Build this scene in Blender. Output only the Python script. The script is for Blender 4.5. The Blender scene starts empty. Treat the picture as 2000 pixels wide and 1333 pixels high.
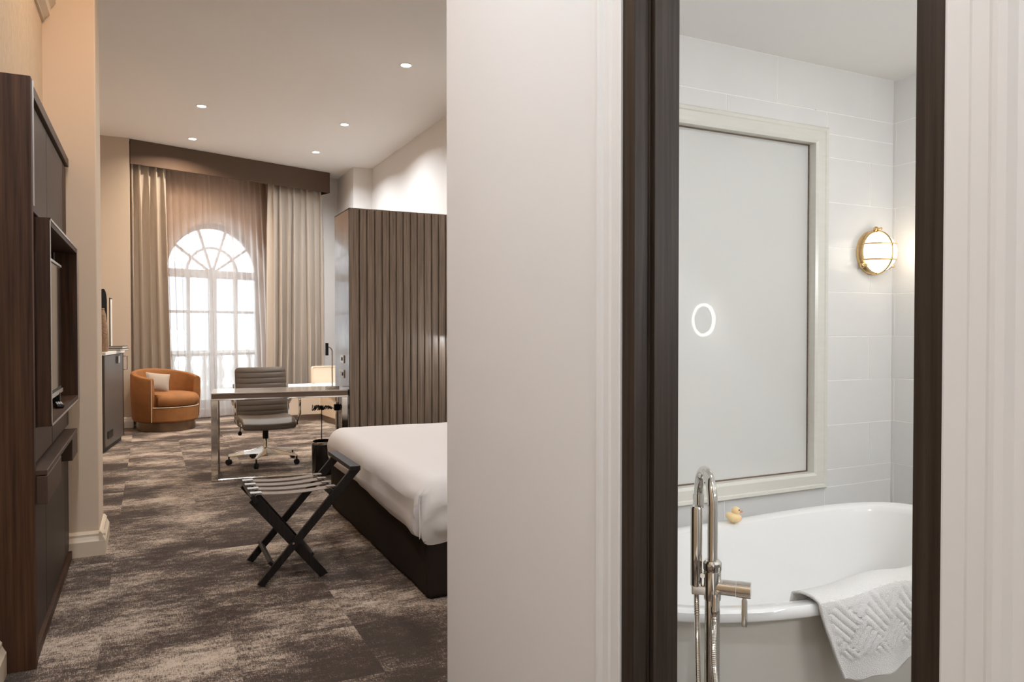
import bpy, bmesh, math, random
from mathutils import Vector, Matrix, noise
random.seed(7)
PI = math.pi
SC = bpy.context.scene
COL = SC.collection

# ------------------------------------------------------------------ camera
cam_d = bpy.data.cameras.new('camera'); cam_d.lens = 26.19; cam_d.sensor_width = 36; cam_d.clip_start = .02
cam = bpy.data.objects.new('camera', cam_d); COL.objects.link(cam)
cam.location = (0, 0, 1.32); cam.rotation_euler = (math.radians(90 - .925), 0, math.radians(-26.0))
SC.camera = cam

# ------------------------------------------------------------------ world, exposure
w = bpy.data.worlds.new('sky'); SC.world = w; w.use_nodes = True
w.node_tree.nodes['Background'].inputs[0].default_value = (.90, .95, 1, 1)
w.node_tree.nodes['Background'].inputs[1].default_value = 5.6
SC.view_settings.view_transform = 'Standard'; SC.view_settings.look = 'None'
SC.view_settings.gamma = 1; SC.view_settings.exposure = 0.0; SC.view_settings.use_curve_mapping = False
SC.cycles.max_bounces = 12; SC.cycles.diffuse_bounces = 7; SC.cycles.transparent_max_bounces = 12
SC.cycles.sample_clamp_indirect = 6

WARM = (1, .82, .64); NEUT = (.94, .98, 1.02); COOL = (.90, .985, 1.10); AMBER = (1, .64, .38); BATH = (.95, .98, 1.02)
def area(name, loc, power, size, col, rot=(0, 0, 0), spread=180, shape='DISK', size_y=None):
    d = bpy.data.lights.new(name, 'AREA'); d.energy = power; d.size = size; d.color = col; d.shape = shape
    if size_y: d.size_y = size_y
    d.spread = math.radians(spread)
    o = bpy.data.objects.new(name, d); o.location = loc; o.rotation_euler = rot; COL.objects.link(o); return o

CEIL = 3.86
DOWN = [(2.243, 6.923), (.561, 9.205), (2.203, 9.254), (.544, 10.836), (2.174, 10.872)]
for i, (x, y) in enumerate(DOWN):
    area('downlight_lamp', (x, y, CEIL - .012), 44, .10, NEUT if i not in (1, 3) else WARM, spread=152)
area('downlight_lamp', (1.0, 4.3, CEIL - .012), 18, .10, NEUT, spread=150)      # bedroom lamp above the frame
HALLZ = 3.78
area('hall_lamp', (-.15, -.2, HALLZ - .02), 35, .14, COOL, spread=170)
area('hall_lamp', (-.25, 1.7, HALLZ - .02), 42, .14, COOL, spread=170)
area('hall_lamp', (-.05, 4.1, HALLZ - .02), 12, .10, AMBER, spread=160)
area('bathroom_lamp', (1.75, .55, 2.465), 4.5, .16, BATH, spread=180)
area('bathroom_lamp', (2.45, 1.35, 2.465), 5.5, .16, BATH, spread=180)
area('bathroom_fill_lamp', (2.1, -.62, 1.75), 19, .9, BATH, rot=(math.radians(100), 0, 0), shape='RECTANGLE', size_y=.08)  # added fill, out of view, to lift the bathroom ceiling
wp = area('window_portal', (.79, 12.56, 1.55), 1, 1.5, (.90, .95, 1), rot=(math.radians(-90), 0, math.radians(19.5)), shape='RECTANGLE', size_y=2.8)
wp.data.cycles.is_portal = True      # guides sampling of the sky through the window, gives no light of its own

# ------------------------------------------------------------------ materials
def nodes(name):
    m = bpy.data.materials.new(name); m.use_nodes = True
    nt = m.node_tree; return m, nt, nt.nodes['Principled BSDF']
def mat(name, col, rough=.6, metal=0, bump=0, bscale=40, var=0, vscale=6, coat=0, trans=0, emit=None, estr=0, stretch=(1, 1, 1), sub=0, spec=.5):
    
    m, nt, b = nodes(name)
    b.inputs['Base Color'].default_value = (*col, 1); b.inputs['Roughness'].default_value = rough
    b.inputs['Specular IOR Level'].default_value = spec; b.inputs['Metallic'].default_value = metal; b.inputs['Coat Weight'].default_value = coat
    b.inputs['Coat Roughness'].default_value = .05
    b.inputs['Transmission Weight'].default_value = trans
    if sub: b.inputs['Subsurface Weight'].default_value = sub; b.inputs['Subsurface Scale'].default_value = .01
    if emit: b.inputs['Emission Color'].default_value = (*emit, 1); b.inputs['Emission Strength'].default_value = estr
    tc = nt.nodes.new('ShaderNodeTexCoord'); mp = nt.nodes.new('ShaderNodeMapping'); mp.inputs['Scale'].default_value = stretch
    nt.links.new(tc.outputs['Object'], mp.inputs[0])
    if var or True:
        n = nt.nodes.new('ShaderNodeTexNoise'); n.inputs['Scale'].default_value = vscale; n.inputs['Detail'].default_value = 4
        nt.links.new(mp.outputs[0], n.inputs[0])
        mx = nt.nodes.new('ShaderNodeMix'); mx.data_type = 'RGBA'
        v = var or .02
        mx.inputs[6].default_value = (*[c * (1 - v) for c in col], 1); mx.inputs[7].default_value = (*[min(1, c * (1 + v)) for c in col], 1)
        nt.links.new(n.outputs[0], mx.inputs[0]); nt.links.new(mx.outputs[2], b.inputs['Base Color'])
    if bump:
        n2 = nt.nodes.new('ShaderNodeTexNoise'); n2.inputs['Scale'].default_value = bscale; n2.inputs['Detail'].default_value = 3
        nt.links.new(mp.outputs[0], n2.inputs[0])
        bp = nt.nodes.new('ShaderNodeBump'); bp.inputs['Strength'].default_value = bump; bp.inputs['Distance'].default_value = .01
        nt.links.new(n2.outputs[0], bp.inputs['Height']); nt.links.new(bp.outputs[0], b.inputs['Normal'])
    return m
def wood(name, dark, light, rough=.45, axis='Z', scale=1.0, coat=0, spec=.5):
    m, nt, b = nodes(name)
    b.inputs['Specular IOR Level'].default_value = spec
    tc = nt.nodes.new('ShaderNodeTexCoord'); mp = nt.nodes.new('ShaderNodeMapping')
    st = {'Z': (90, 90, 2.2), 'X': (2.2, 90, 90), 'Y': (90, 2.2, 90)}[axis]
    mp.inputs['Scale'].default_value = [s * scale for s in st]
    oi = nt.nodes.new('ShaderNodeObjectInfo'); ad = nt.nodes.new('ShaderNodeVectorMath'); ad.operation = 'MULTIPLY_ADD'
    ad.inputs[1].default_value = (40, 40, 40)
    nt.links.new(oi.outputs['Random'], ad.inputs[0]); nt.links.new(tc.outputs['Object'], ad.inputs[2])
    nt.links.new(ad.outputs[0], mp.inputs[0])
    n = nt.nodes.new('ShaderNodeTexNoise'); n.inputs['Scale'].default_value = 1; n.inputs['Detail'].default_value = 6; n.inputs['Roughness'].default_value = .65
    nt.links.new(mp.outputs[0], n.inputs[0])
    r = nt.nodes.new('ShaderNodeValToRGB'); r.color_ramp.elements[0].position = .32; r.color_ramp.elements[1].position = .68
    r.color_ramp.elements[0].color = (*dark, 1); r.color_ramp.elements[1].color = (*light, 1)
    nt.links.new(n.outputs[0], r.inputs[0]); nt.links.new(r.outputs[0], b.inputs['Base Color'])
    b.inputs['Roughness'].default_value = rough; b.inputs['Coat Weight'].default_value = coat; b.inputs['Coat Roughness'].default_value = .25
    bp = nt.nodes.new('ShaderNodeBump'); bp.inputs['Strength'].default_value = .25; bp.inputs['Distance'].default_value = .002
    nt.links.new(n.outputs[0], bp.inputs['Height']); nt.links.new(bp.outputs[0], b.inputs['Normal'])
    return m
def carpet_mat():
    m, nt, b = nodes('carpet_pile')
    L = nt.links.new
    tc = nt.nodes.new('ShaderNodeTexCoord'); oi = nt.nodes.new('ShaderNodeObjectInfo')
    ad = nt.nodes.new('ShaderNodeVectorMath'); ad.operation = 'MULTIPLY_ADD'; ad.inputs[1].default_value = (1, 1, 1)
    sc = nt.nodes.new('ShaderNodeVectorMath'); sc.operation = 'MULTIPLY'; sc.inputs[1].default_value = (.35, .35, 0)
    L(oi.outputs['Random'], sc.inputs[0])
    ge = nt.nodes.new('ShaderNodeNewGeometry')
    L(ge.outputs['Position'], ad.inputs[0]); L(sc.outputs[0], ad.inputs[2])
    def nz(scale, detail, rough=.6, dist=0):
        mp = nt.nodes.new('ShaderNodeMapping'); mp.inputs['Scale'].default_value = scale; L(ad.outputs[0], mp.inputs[0])
        n = nt.nodes.new('ShaderNodeTexNoise'); n.inputs['Scale'].default_value = 1; n.inputs['Detail'].default_value = detail
        n.inputs['Roughness'].default_value = rough; n.inputs['Distortion'].default_value = dist; L(mp.outputs[0], n.inputs[0]); return n.outputs[0]
    def mth(op, a, c):
        x = nt.nodes.new('ShaderNodeMath'); x.operation = op
        for i, v in ((0, a), (1, c)):
            if isinstance(v, (int, float)): x.inputs[i].default_value = v
            else: L(v, x.inputs[i])
        return x.outputs[0]
    big = nz((1.5, 2.4, 1), 3, .5, .2)
    mid = nz((9, 22, 1), 6, .85)
    weft = nz((55, 210, 1), 3, .75)
    warp = nz((240, 26, 1), 3, .7)
    fine = nz((330, 330, 1), 2, .6)
    h = mth('ADD', mth('MULTIPLY', mth('SUBTRACT', big, .5), 2.0), .46)
    h = mth('ADD', h, mth('MULTIPLY', mth('SUBTRACT', mid, .5), 1.9))
    h = mth('ADD', h, mth('MULTIPLY', mth('SUBTRACT', weft, .5), 1.3))
    h = mth('ADD', h, mth('MULTIPLY', mth('SUBTRACT', warp, .5), 1.1))
    h = mth('ADD', h, mth('MULTIPLY', mth('SUBTRACT', fine, .5), 1.7))
    r = nt.nodes.new('ShaderNodeValToRGB'); e = r.color_ramp.elements
    e[0].position = .30; e[0].color = (.044, .030, .023, 1); e[1].position = .82; e[1].color = (.48, .385, .30, 1)
    x = e.new(.53); x.color = (.112, .078, .058, 1)
    L(h, r.inputs[0]); L(r.outputs[0], b.inputs['Base Color']); b.inputs['Roughness'].default_value = .95
    b.inputs['Specular IOR Level'].default_value = .12; b.inputs['Sheen Weight'].default_value = .10; b.inputs['Sheen Roughness'].default_value = .4
    bp = nt.nodes.new('ShaderNodeBump'); bp.inputs['Strength'].default_value = .5; bp.inputs['Distance'].default_value = .003
    L(fine, bp.inputs['Height']); L(bp.outputs[0], b.inputs['Normal'])
    return m
def sheer_mat():
    m = bpy.data.materials.new('sheer_voile'); m.use_nodes = True; nt = m.node_tree; nt.nodes.clear(); L = nt.links.new
    out = nt.nodes.new('ShaderNodeOutputMaterial'); tr = nt.nodes.new('ShaderNodeBsdfTransparent')
    df = nt.nodes.new('ShaderNodeBsdfDiffuse'); tl = nt.nodes.new('ShaderNodeBsdfTranslucent')
    df.inputs[0].default_value = (.34, .17, .09, 1); tl.inputs[0].default_value = (.80, .76, .73, 1); tr.inputs[0].default_value = (1, 1, 1, 1)
    a = nt.nodes.new('ShaderNodeMixShader'); a.inputs[0].default_value = .80; L(df.outputs[0], a.inputs[1]); L(tl.outputs[0], a.inputs[2])
    lw = nt.nodes.new('ShaderNodeLayerWeight'); lw.inputs[0].default_value = .35
    mr = nt.nodes.new('ShaderNodeMapRange'); mr.inputs[3].default_value = .50; mr.inputs[4].default_value = .95; L(lw.outputs['Facing'], mr.inputs[0])
    mx = nt.nodes.new('ShaderNodeMixShader'); L(mr.outputs[0], mx.inputs[0]); L(tr.outputs[0], mx.inputs[1]); L(a.outputs[0], mx.inputs[2])
    L(mx.outputs[0], out.inputs[0]); return m
def frosted_mat():
    m, nt, b = nodes('frosted_glass'); L = nt.links.new
    b.inputs['Base Color'].default_value = (.90, .90, .87, 1); b.inputs['Roughness'].default_value = .32
    b.inputs['Transmission Weight'].default_value = .35; b.inputs['Coat Weight'].default_value = 1.0; b.inputs['Coat Roughness'].default_value = .015
    return m
def emis(name, col, s):
    m, nt, b = nodes(name); b.inputs['Base Color'].default_value = (*col, 1)
    b.inputs['Emission Color'].default_value = (*col, 1); b.inputs['Emission Strength'].default_value = s; return m

M = dict(
    wall_white=mat('wall_paint_white', (.76, .75, .74), .7, bump=.03, bscale=300, var=.012, vscale=2),
    wall_beige=mat('wall_paint_beige_warmlit', (.66, .52, .38), .7, bump=.04, bscale=300, var=.015, vscale=2),  # beige paint with some of the amber hall light mixed into the colour
    wall_grey=mat('wall_paint_warm_grey', (.73, .71, .69), .7, bump=.03, bscale=300, var=.01),
    wall_shaded=mat('wall_paint_shaded', (.40, .30, .23), .75, var=.02),  # shade on the wall behind the sheers, put into the paint colour
    wall_beige2=mat('wall_paint_soft_beige', (.50, .42, .34), .7, bump=.03, bscale=300, var=.01),
    ceil=mat('ceiling_paint', (.80, .79, .78), .85, bump=.02, bscale=200, var=.01),
    bceil=mat('bathroom_ceiling_paint', (.88, .86, .83), .8, var=.01),
    trim=mat('trim_gloss_white', (.76, .755, .745), .35, var=.01),
    trim_b=mat('trim_gloss_warmlit', (.70, .57, .42), .4, var=.01),  # trim colour carries the warm hall light
    grass=mat('grasscloth_wallpaper', (.66, .50, .33), .75, bump=.8, bscale=9, var=.16, vscale=5, stretch=(30, 30, 1.6)),
    jamb=wood('stained_oak_jamb', (.020, .013, .009), (.048, .034, .025), .48, 'Z', 1.0, spec=.25),
    wengue=wood('dark_wardrobe_veneer', (.022, .0095, .0045), (.085, .038, .018), .5, 'Z', .7, spec=.2),
    leather_dk=mat('brown_leatherette', (.070, .042, .028), .42, bump=.15, bscale=220, var=.12, spec=.15),
    dkpanel=mat('dark_matt_lacquer', (.034, .020, .013), .45, var=.1, spec=.2),
    alu=mat('brushed_aluminium_edge', (.62, .58, .54), .3, 1),
    chrome=mat('polished_chrome', (.80, .78, .74), .06, 1),
    nickel=mat('polished_nickel', (.70, .68, .64), .07, 1),
    steel=mat('satin_steel', (.55, .53, .50), .25, 1),
    slat=wood('slat_oak_dark', (.13, .092, .065), (.31, .24, .18), .42, 'Z', .8, .2),
    boxside=mat('glossy_dark_laminate', (.12, .105, .095), .20, var=.05, coat=.5),
    carpet=carpet_mat(), sheer=sheer_mat(), frosted=frosted_mat(),
    drape=mat('drape_linen', (.50, .435, .37), .9, bump=.2, bscale=400, var=.04, vscale=3),
    pelmet=mat('pelmet_fabric', (.095, .058, .038), .75, bump=.1, bscale=300, var=.05),
    velvet=mat('ochre_velvet', (.27, .105, .026), .8, bump=.1, bscale=60, var=.38, vscale=7),
    bronze=mat('bronze_plinth', (.20, .135, .09), .25, .8),
    piping=mat('cream_piping', (.72, .62, .48), .7),
    cushion=mat('oatmeal_cushion', (.38, .31, .25), .9, bump=.3, bscale=300, var=.05),
    sofa=mat('cream_upholstery', (.72, .60, .47), .85, bump=.1, bscale=300, var=.03),
    sofaseat=mat('white_seat_cushion', (.78, .76, .72), .85, bump=.1, bscale=300),
    desktop=mat('pale_glossy_desk_top', (.60, .54, .48), .07, var=.06, vscale=8),
    deskedge=wood('desk_edge_walnut', (.10, .065, .045), (.20, .14, .10), .4, 'X'),
    leather=mat('grey_brown_leather', (.15, .115, .085), .42, bump=.12, spec=.3, bscale=160, var=.08),
    black=mat('black_plastic', (.012, .011, .010), .45, spec=.25),
    black_g=mat('black_gloss', (.010, .008, .007), .12),
    blackwood=wood('black_stained_wood', (.006, .0045, .004), (.018, .013, .011), .45, 'Z', spec=.25),
    strap=mat('brown_webbing', (.20, .15, .115), .6, bump=.3, bscale=500, var=.1),
    strapend=mat('silver_webbing_band', (.48, .48, .47), .45),
    sheet=mat('white_bed_linen', (.68, .65, .63), .85, bump=.05, bscale=25, var=.015),
    bedbase=mat('brown_divan_fabric', (.024, .016, .012), .85, bump=.2, bscale=400, var=.2, vscale=3, spec=.1),
    ceramic=mat('white_acrylic', (.86, .85, .83), .08, coat=.8, var=.005),
    ceramic_shaded=mat('white_acrylic_shaded', (.66, .63, .57), .12, coat=.6, var=.01),  # same acrylic, darkened to put the shade on the tub's outside into the colour
    tile=mat('glazed_tile', (.77, .76, .74), .16, bump=.12, bscale=9, var=.045, vscale=5),
    grout=mat('grout', (.90, .88, .84), .8),
    tframe=mat('pale_stone_trim', (.72, .70, .63), .22, var=.05, vscale=10, stretch=(1, 1, 8)),
    brass=mat('polished_brass', (.74, .52, .26), .18, 1),
    opal=emis('opal_lamp_glass', (1, .93, .82), 3.2),
    spot=emis('downlight_diffuser', (1, .92, .80), 40),
    ring=emis('mirror_ring_light', (1, .96, .90), 9),
    mirror=mat('mirror_glass', (.9, .9, .9), .02, 1),
    duck=mat('duck_rubber', (.95, .70, .38), .35, sub=.3),
    beak=mat('duck_beak', (.80, .22, .12), .35),
    towel=mat('terry_towel', (.86, .84, .81), .95, bump=.6, bscale=420, var=.02),
    screen=mat('tv_screen_glass', (.02, .02, .02), .08, coat=.5),
    stone=mat('pale_balcony_stone', (.62, .62, .62), .8, var=.04),
    facade=mat('opposite_facade', (.60, .61, .62), .8, var=.03),
    glassdk=mat('facade_window', (.35, .37, .40), .2),
    winframe=mat('grey_window_frame', (.42, .42, .42), .5),
    minibar=mat('satin_brown_laminate', (.085, .070, .060), .42, var=.06),
    pane=None, vase=mat('woven_rattan', (.25, .15, .085), .7, bump=1, bscale=55, var=.5, vscale=60),
    white_pl=mat('white_plastic', (.75, .74, .72), .35),
    matt_black=mat('matt_black', (.012, .010, .009), .9, spec=.02),
    bfloor=mat('bathroom_floor_stone', (.22, .20, .18), .3, var=.1),
    paper=mat('cream_card', (.66, .60, .52), .6),
)
def pane_mat():
    m = bpy.data.materials.new('clear_window_pane'); m.use_nodes = True; nt = m.node_tree; nt.nodes.clear(); L = nt.links.new
    out = nt.nodes.new('ShaderNodeOutputMaterial'); tr = nt.nodes.new('ShaderNodeBsdfTransparent'); gl = nt.nodes.new('ShaderNodeBsdfGlossy')
    gl.inputs['Roughness'].default_value = .02; tr.inputs[0].default_value = (.96, .98, .98, 1)
    mx = nt.nodes.new('ShaderNodeMixShader'); mx.inputs[0].default_value = .06
    L(tr.outputs[0], mx.inputs[1]); L(gl.outputs[0], mx.inputs[2]); L(mx.outputs[0], out.inputs[0]); return m
M['pane'] = pane_mat()

# ------------------------------------------------------------------ geometry helpers
def box(bm, x0, x1, y0, y1, z0, z1):
    v = [bm.verts.new(p) for p in ((x0, y0, z0), (x1, y0, z0), (x1, y1, z0), (x0, y1, z0), (x0, y0, z1), (x1, y0, z1), (x1, y1, z1), (x0, y1, z1))]
    for f in ((0, 3, 2, 1), (4, 5, 6, 7), (0, 1, 5, 4), (1, 2, 6, 5), (2, 3, 7, 6), (3, 0, 4, 7)): bm.faces.new([v[i] for i in f])
def boxb(*a):
    bm = bmesh.new(); box(bm, *a); return bm
def tube(bm, pts, r, n=12, caps=True, radii=None):
    pts = [Vector(p) for p in pts]; rings = []
    up = Vector((0, 0, 1)); t0 = (pts[1] - pts[0]).normalized()
    nrm = t0.cross(up)
    if nrm.length < 1e-3: nrm = t0.cross(Vector((1, 0, 0)))
    nrm.normalize()
    for i, p in enumerate(pts):
        t = ((pts[min(i + 1, len(pts) - 1)]) - pts[max(i - 1, 0)]).normalized()
        nrm = (nrm - t * nrm.dot(t)).normalized(); b = t.cross(nrm)
        rr = radii[i] if radii else r
        rings.append([bm.verts.new(p + (nrm * math.cos(2 * PI * k / n) + b * math.sin(2 * PI * k / n)) * rr) for k in range(n)])
    for a, c in zip(rings, rings[1:]):
        for k in range(n): bm.faces.new((a[k], a[(k + 1) % n], c[(k + 1) % n], c[k]))
    if caps: bm.faces.new(rings[0][::-1]); bm.faces.new(rings[-1])
def tubeb(pts, r, n=12, **k):
    bm = bmesh.new(); tube(bm, pts, r, n, **k); return bm
def lathe(bm, prof, n=32, c=(0, 0, 0), axis='Z', a0=0, a1=2 * PI, closed=True):
    rings = []; m = n if closed else n + 1
    for r, z in prof:
        ring = []
        for k in range(m):
            a = a0 + (a1 - a0) * k / n
            p = Vector((r * math.cos(a), r * math.sin(a), z))
            if axis == 'Y': p = Vector((p.x, p.z, p.y))
            if axis == 'X': p = Vector((p.z, p.x, p.y))
            ring.append(bm.verts.new(p + Vector(c)))
        rings.append(ring)
    for a, b in zip(rings, rings[1:]):
        for k in range(n):
            k2 = (k + 1) % m
            try: bm.faces.new((a[k], a[k2], b[k2], b[k]))
            except ValueError: pass
def latheb(prof, n=32, **k):
    bm = bmesh.new(); lathe(bm, prof, n, **k); bmesh.ops.remove_doubles(bm, verts=bm.verts, dist=1e-5); bmesh.ops.recalc_face_normals(bm, faces=bm.faces); return bm
def bar(bm, p, q, w, t, side=(0, 1, 0)):
    """rectangular bar from p to q; w across in the plane, t along side"""
    p, q, s = Vector(p), Vector(q), Vector(side).normalized(); d = (q - p).normalized(); u = d.cross(s).normalized()
    v = []
    for e in (p, q):
        for a, b in ((-1, -1), (1, -1), (1, 1), (-1, 1)): v.append(bm.verts.new(e + u * a * w / 2 + s * b * t / 2))
    for f in ((0, 1, 2, 3), (7, 6, 5, 4), (0, 4, 5, 1), (1, 5, 6, 2), (2, 6, 7, 3), (3, 7, 4, 0)): bm.faces.new([v[i] for i in f])
def barb(*a, **k):
    bm = bmesh.new(); bar(bm, *a, **k); bmesh.ops.recalc_face_normals(bm, faces=bm.faces); return bm
def softbox(x0, x1, y0, y1, z0, z1, r, n=10, fn=None):
    """box with rounded edges and a fine grid, optionally displaced"""
    bm = bmesh.new(); c = Vector(((x0 + x1) / 2, (y0 + y1) / 2, (z0 + z1) / 2)); h = Vector(((x1 - x0) / 2, (y1 - y0) / 2, (z1 - z0) / 2))
    inner = Vector([max(k - r, 0) for k in h]); cache = {}
    def vert(q):
        key = tuple(round(k, 5) for k in q)
        if key in cache: return cache[key]
        qq = Vector([q[i] * h[i] for i in range(3)]); cl = Vector([max(-inner[i], min(inner[i], qq[i])) for i in range(3)])
        d = qq - cl
        p = cl + (Vector([d[i] / max(h[i] - inner[i], 1e-6) for i in range(3)]))
        dd = Vector([d[i] / max(h[i] - inner[i], 1e-6) for i in range(3)])
        if dd.length > 1e-6:
            m_ = max(abs(k) for k in dd); dd = dd.normalized() * m_
        p = c + cl + Vector([dd[i] * (h[i] - inner[i]) for i in range(3)])
        if fn: p = fn(p, dd)
        cache[key] = bm.verts.new(p); return cache[key]
    # denser near edges
    ts = [-1 + 2 * i / n for i in range(n + 1)]
    def rem(t, i):
        f = inner[i] / h[i]
        return t
    axes = [(0, 1, 2), (1, 2, 0), (2, 0, 1)]
    def seq(i):
        f = inner[i] / h[i]; k = 4
        a = [-1 + (1 - f) * j / k for j in range(k)]
        m_ = [-f + 2 * f * j / n for j in range(n + 1)] if f > 0 else [0]
        return a + m_ + [-x for x in a[::-1]]
    S = [seq(i) for i in range(3)]
    for a, b, d in axes:
        for sgn in (-1, 1):
            for i in range(len(S[a]) - 1):
                for j in range(len(S[b]) - 1):
                    vs = []
                    for (ii, jj) in ((i, j), (i + 1, j), (i + 1, j + 1), (i, j + 1)):
                        q = [0, 0, 0]; q[a] = S[a][ii]; q[b] = S[b][jj]; q[d] = sgn; vs.append(vert(q))
                    if sgn < 0: vs.reverse()
                    try: bm.faces.new(vs)
                    except ValueError: pass
    return bm
def obj(name, bm, m, parent=None, smooth=False, bevel=0, kind=None):
    me = bpy.data.meshes.new(name); bm.to_mesh(me); bm.free()
    me.materials.append(M[m] if isinstance(m, str) else m)
    if smooth:
        me.polygons.foreach_set('use_smooth', [True] * len(me.polygons))
        try: me.set_sharp_from_angle(angle=math.radians(38))
        except Exception: pass
    o = bpy.data.objects.new(name, me); COL.objects.link(o)
    if parent: o.parent = parent
    if bevel:
        b = o.modifiers.new('bevel', 'BEVEL'); b.width = bevel; b.segments = 2; b.limit_method = 'ANGLE'
    if kind: o['kind'] = kind
    return o
def thing(name, label, cat, loc=(0, 0, 0), rz=0, group=None):
    o = bpy.data.objects.new(name, None); o.empty_display_size = .1; COL.objects.link(o)
    o.location = loc; o.rotation_euler = (0, 0, rz); o['label'] = label; o['category'] = cat
    if group: o['group'] = group
    return o
def tag(o, label, cat, group=None):
    o['label'] = label; o['category'] = cat
    if group: o['group'] = group
    return o
def struct(name, bm, m, **k): return obj(name, bm, m, kind='structure', **k)
def poly_extrude(bm, pts, lo, hi, axis='Z'):
    def mk(p, h):
        if axis == 'Z': return (p[0], p[1], h)
        if axis == 'Y': return (p[0], h, p[1])
        return (h, p[0], p[1])
    a = [bm.verts.new(mk(p, lo)) for p in pts]; b = [bm.verts.new(mk(p, hi)) for p in pts]; n = len(pts)
    bm.faces.new(a[::-1]); bm.faces.new(b)
    for i in range(n): bm.faces.new((a[i], a[(i + 1) % n], b[(i + 1) % n], b[i]))
    bmesh.ops.recalc_face_normals(bm, faces=bm.faces)
def polyb(*a, **k):
    bm = bmesh.new(); poly_extrude(bm, *a, **k); return bm

# ------------------------------------------------------------------ structure
XR = .97            # hall / bathroom wall face
XL = -.53           # hall left wall face
floor = struct('floor', boxb(-1.4, 3.4, -1.6, 14.2, -.10, -.008), 'grout')
struct('floor_bathroom', boxb(1.07, 3.12, -.7, 2.35, -.008, .004), 'bfloor')
tile_me = None; ti = 0
for i in range(-3, 6):
    for j in range(-8, 18):
        x0, y0 = .31 + .5 * i, 3.77 + .5 * j
        cx, cy = x0 + .25, y0 + .25
        if cy > 12.6 or cy < 0: continue
        if cy < 2.3 and (cx > 1.1 or cx < -.7): continue
        if cx > 1.3 and cy < 2.8: continue
        if cx < -.6 and cy < 5.2: continue
        if cx > 1.7 and 3.6 < cy < 5.6: continue
        if tile_me is None:
            t = obj('carpet_tile', boxb(-.2497, .2497, -.2497, .2497, -.008, 0), 'carpet', floor); tile_me = t.data
        else:
            t = bpy.data.objects.new('carpet_tile', tile_me); COL.objects.link(t); t.parent = floor
        t.location = (cx, cy, 0)
# hall
struct('wall_left', boxb(XL - .2, XL, -1.6, 4.97, 0, HALLZ), 'grass')
struct('wall_pillar', boxb(-1.4, -.268, 4.97, 5.4, 0, CEIL), 'wall_beige', bevel=.006)
struct('wall_back', boxb(-1.0, 3.3, -1.7, -1.6, 0, HALLZ), 'wall_white')
struct('ceiling_hall', boxb(XL - .2, XR + .1, -1.7, 2.75, HALLZ, HALLZ + .1), 'ceil')
struct('wall_bulkhead', boxb(XL - .2, 3.3, 2.75, 2.9, HALLZ, CEIL), 'wall_white')
struct('ceiling', boxb(-1.5, 3.5, 2.75, 14.0, CEIL, CEIL + .1), 'ceil')
struct('wall_left_upper', boxb(XL - .2, XL, 2.75, 4.97, HALLZ, CEIL), 'wall_beige')
# hall right wall with the doorway (opening y .692 .. 1.357 between frames, head at 2.06)
DO0, DO1 = .647, 1.408
struct('wall_right', boxb(XR, XR + .10, DO1, 2.53, 0, CEIL), 'wall_white', bevel=.005)
struct('wall_right_near', boxb(XR, XR + .10, -1.7, DO0, 0, HALLZ), 'wall_white')
struct('wall_above_door', boxb(XR, XR + .10, DO0, DO1, 2.75, HALLZ), 'wall_white')
# door frame, dark oak
fr = bpy.data.objects.new('door_1', None); COL.objects.link(fr); fr['kind'] = 'structure'
jf = polyb([(XR - .006, DO1), (XR - .006, DO1 - .047), (XR + .030, DO1 - .047), (XR + .030, DO1 - .051), (XR + .034, DO1 - .051), (XR + .034, DO1 - .047),
            (XR + .037, DO1 - .047), (XR + .037, DO1 - .055), (XR + .104, DO1 - .055), (XR + .104, DO1)], 0, 2.80)
obj('door_jamb', jf, 'jamb', fr, bevel=.0015)
obj('door_stop', boxb(XR + .0372, XR + .104, DO1 - .063, DO1 - .054, 0, 2.75), 'jamb', fr, bevel=.001)
jn = polyb([(XR - .006, DO0), (XR - .006, DO0 + .045), (XR + .04, DO0 + .045), (XR + .04, DO0 + .035), (XR + .104, DO0 + .035), (XR + .104, DO0)], 0, 2.80)
obj('door_jamb', jn, 'jamb', fr, bevel=.0015)
obj('door_head', boxb(XR - .006, XR + .104, DO0 + .045, DO1 - .047, 2.75, 2.80), 'jamb', fr)
# white architrave around the frame
def architrave(name, y_in, sgn, m='trim'):
    pr = [(0, 0), (-.010, 0), (-.012, .004), (-.012, .034), (-.016, .040), (-.016, .062), (-.023, .070), (-.025, .078), (-.022, .088), (-.014, .096), (-.014, .118), (-.008, .126), (0, .128)]
    bm = bmesh.new(); poly_extrude(bm, [(XR + p[0], y_in + sgn * p[1]) for p in pr], 0, 2.92)
    return struct(name, bm, m)
architrave('trim_1', DO1, 1); architrave('trim_2', DO0, -1)
struct('trim_3', boxb(XR - .022, XR, DO0, DO1, 2.80, 2.92), 'trim')
# cornice on left wall
cor = bmesh.new(); poly_extrude(cor, [(XL, 3.06), (XL + .012, 3.06), (XL + .012, 3.075), (XL + .04, 3.10), (XL + .045, 3.14), (XL + .07, 3.17), (XL + .07, 3.20), (XL, 3.20)], -1.6, 4.97, axis='Y')
struct('trim_4', cor, 'trim_b')
# baseboards
def baseboard(name, pts_bm, m): return struct(name, pts_bm, m)
pb = bmesh.new()
prof = [(0, 0), (.034, 0), (.034, .085), (.028, .095), (.020, .112), (.020, .125), (.008, .14), (0, .14)]
poly_extrude(pb, [(4.97 - a, b) for a, b in prof], -.53, -.235, axis='X')
poly_extrude(pb, [(-.268 + a, b) for a, b in prof], 4.937, 5.4, axis='Y')
struct('baseboard_pillar', pb, 'trim_b')
pb = bmesh.new(); poly_extrude(pb, [(XL + a, b) for a, b in prof], -1.6, 3.39, axis='Y'); struct('baseboard_left', pb, 'trim_b')
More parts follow.
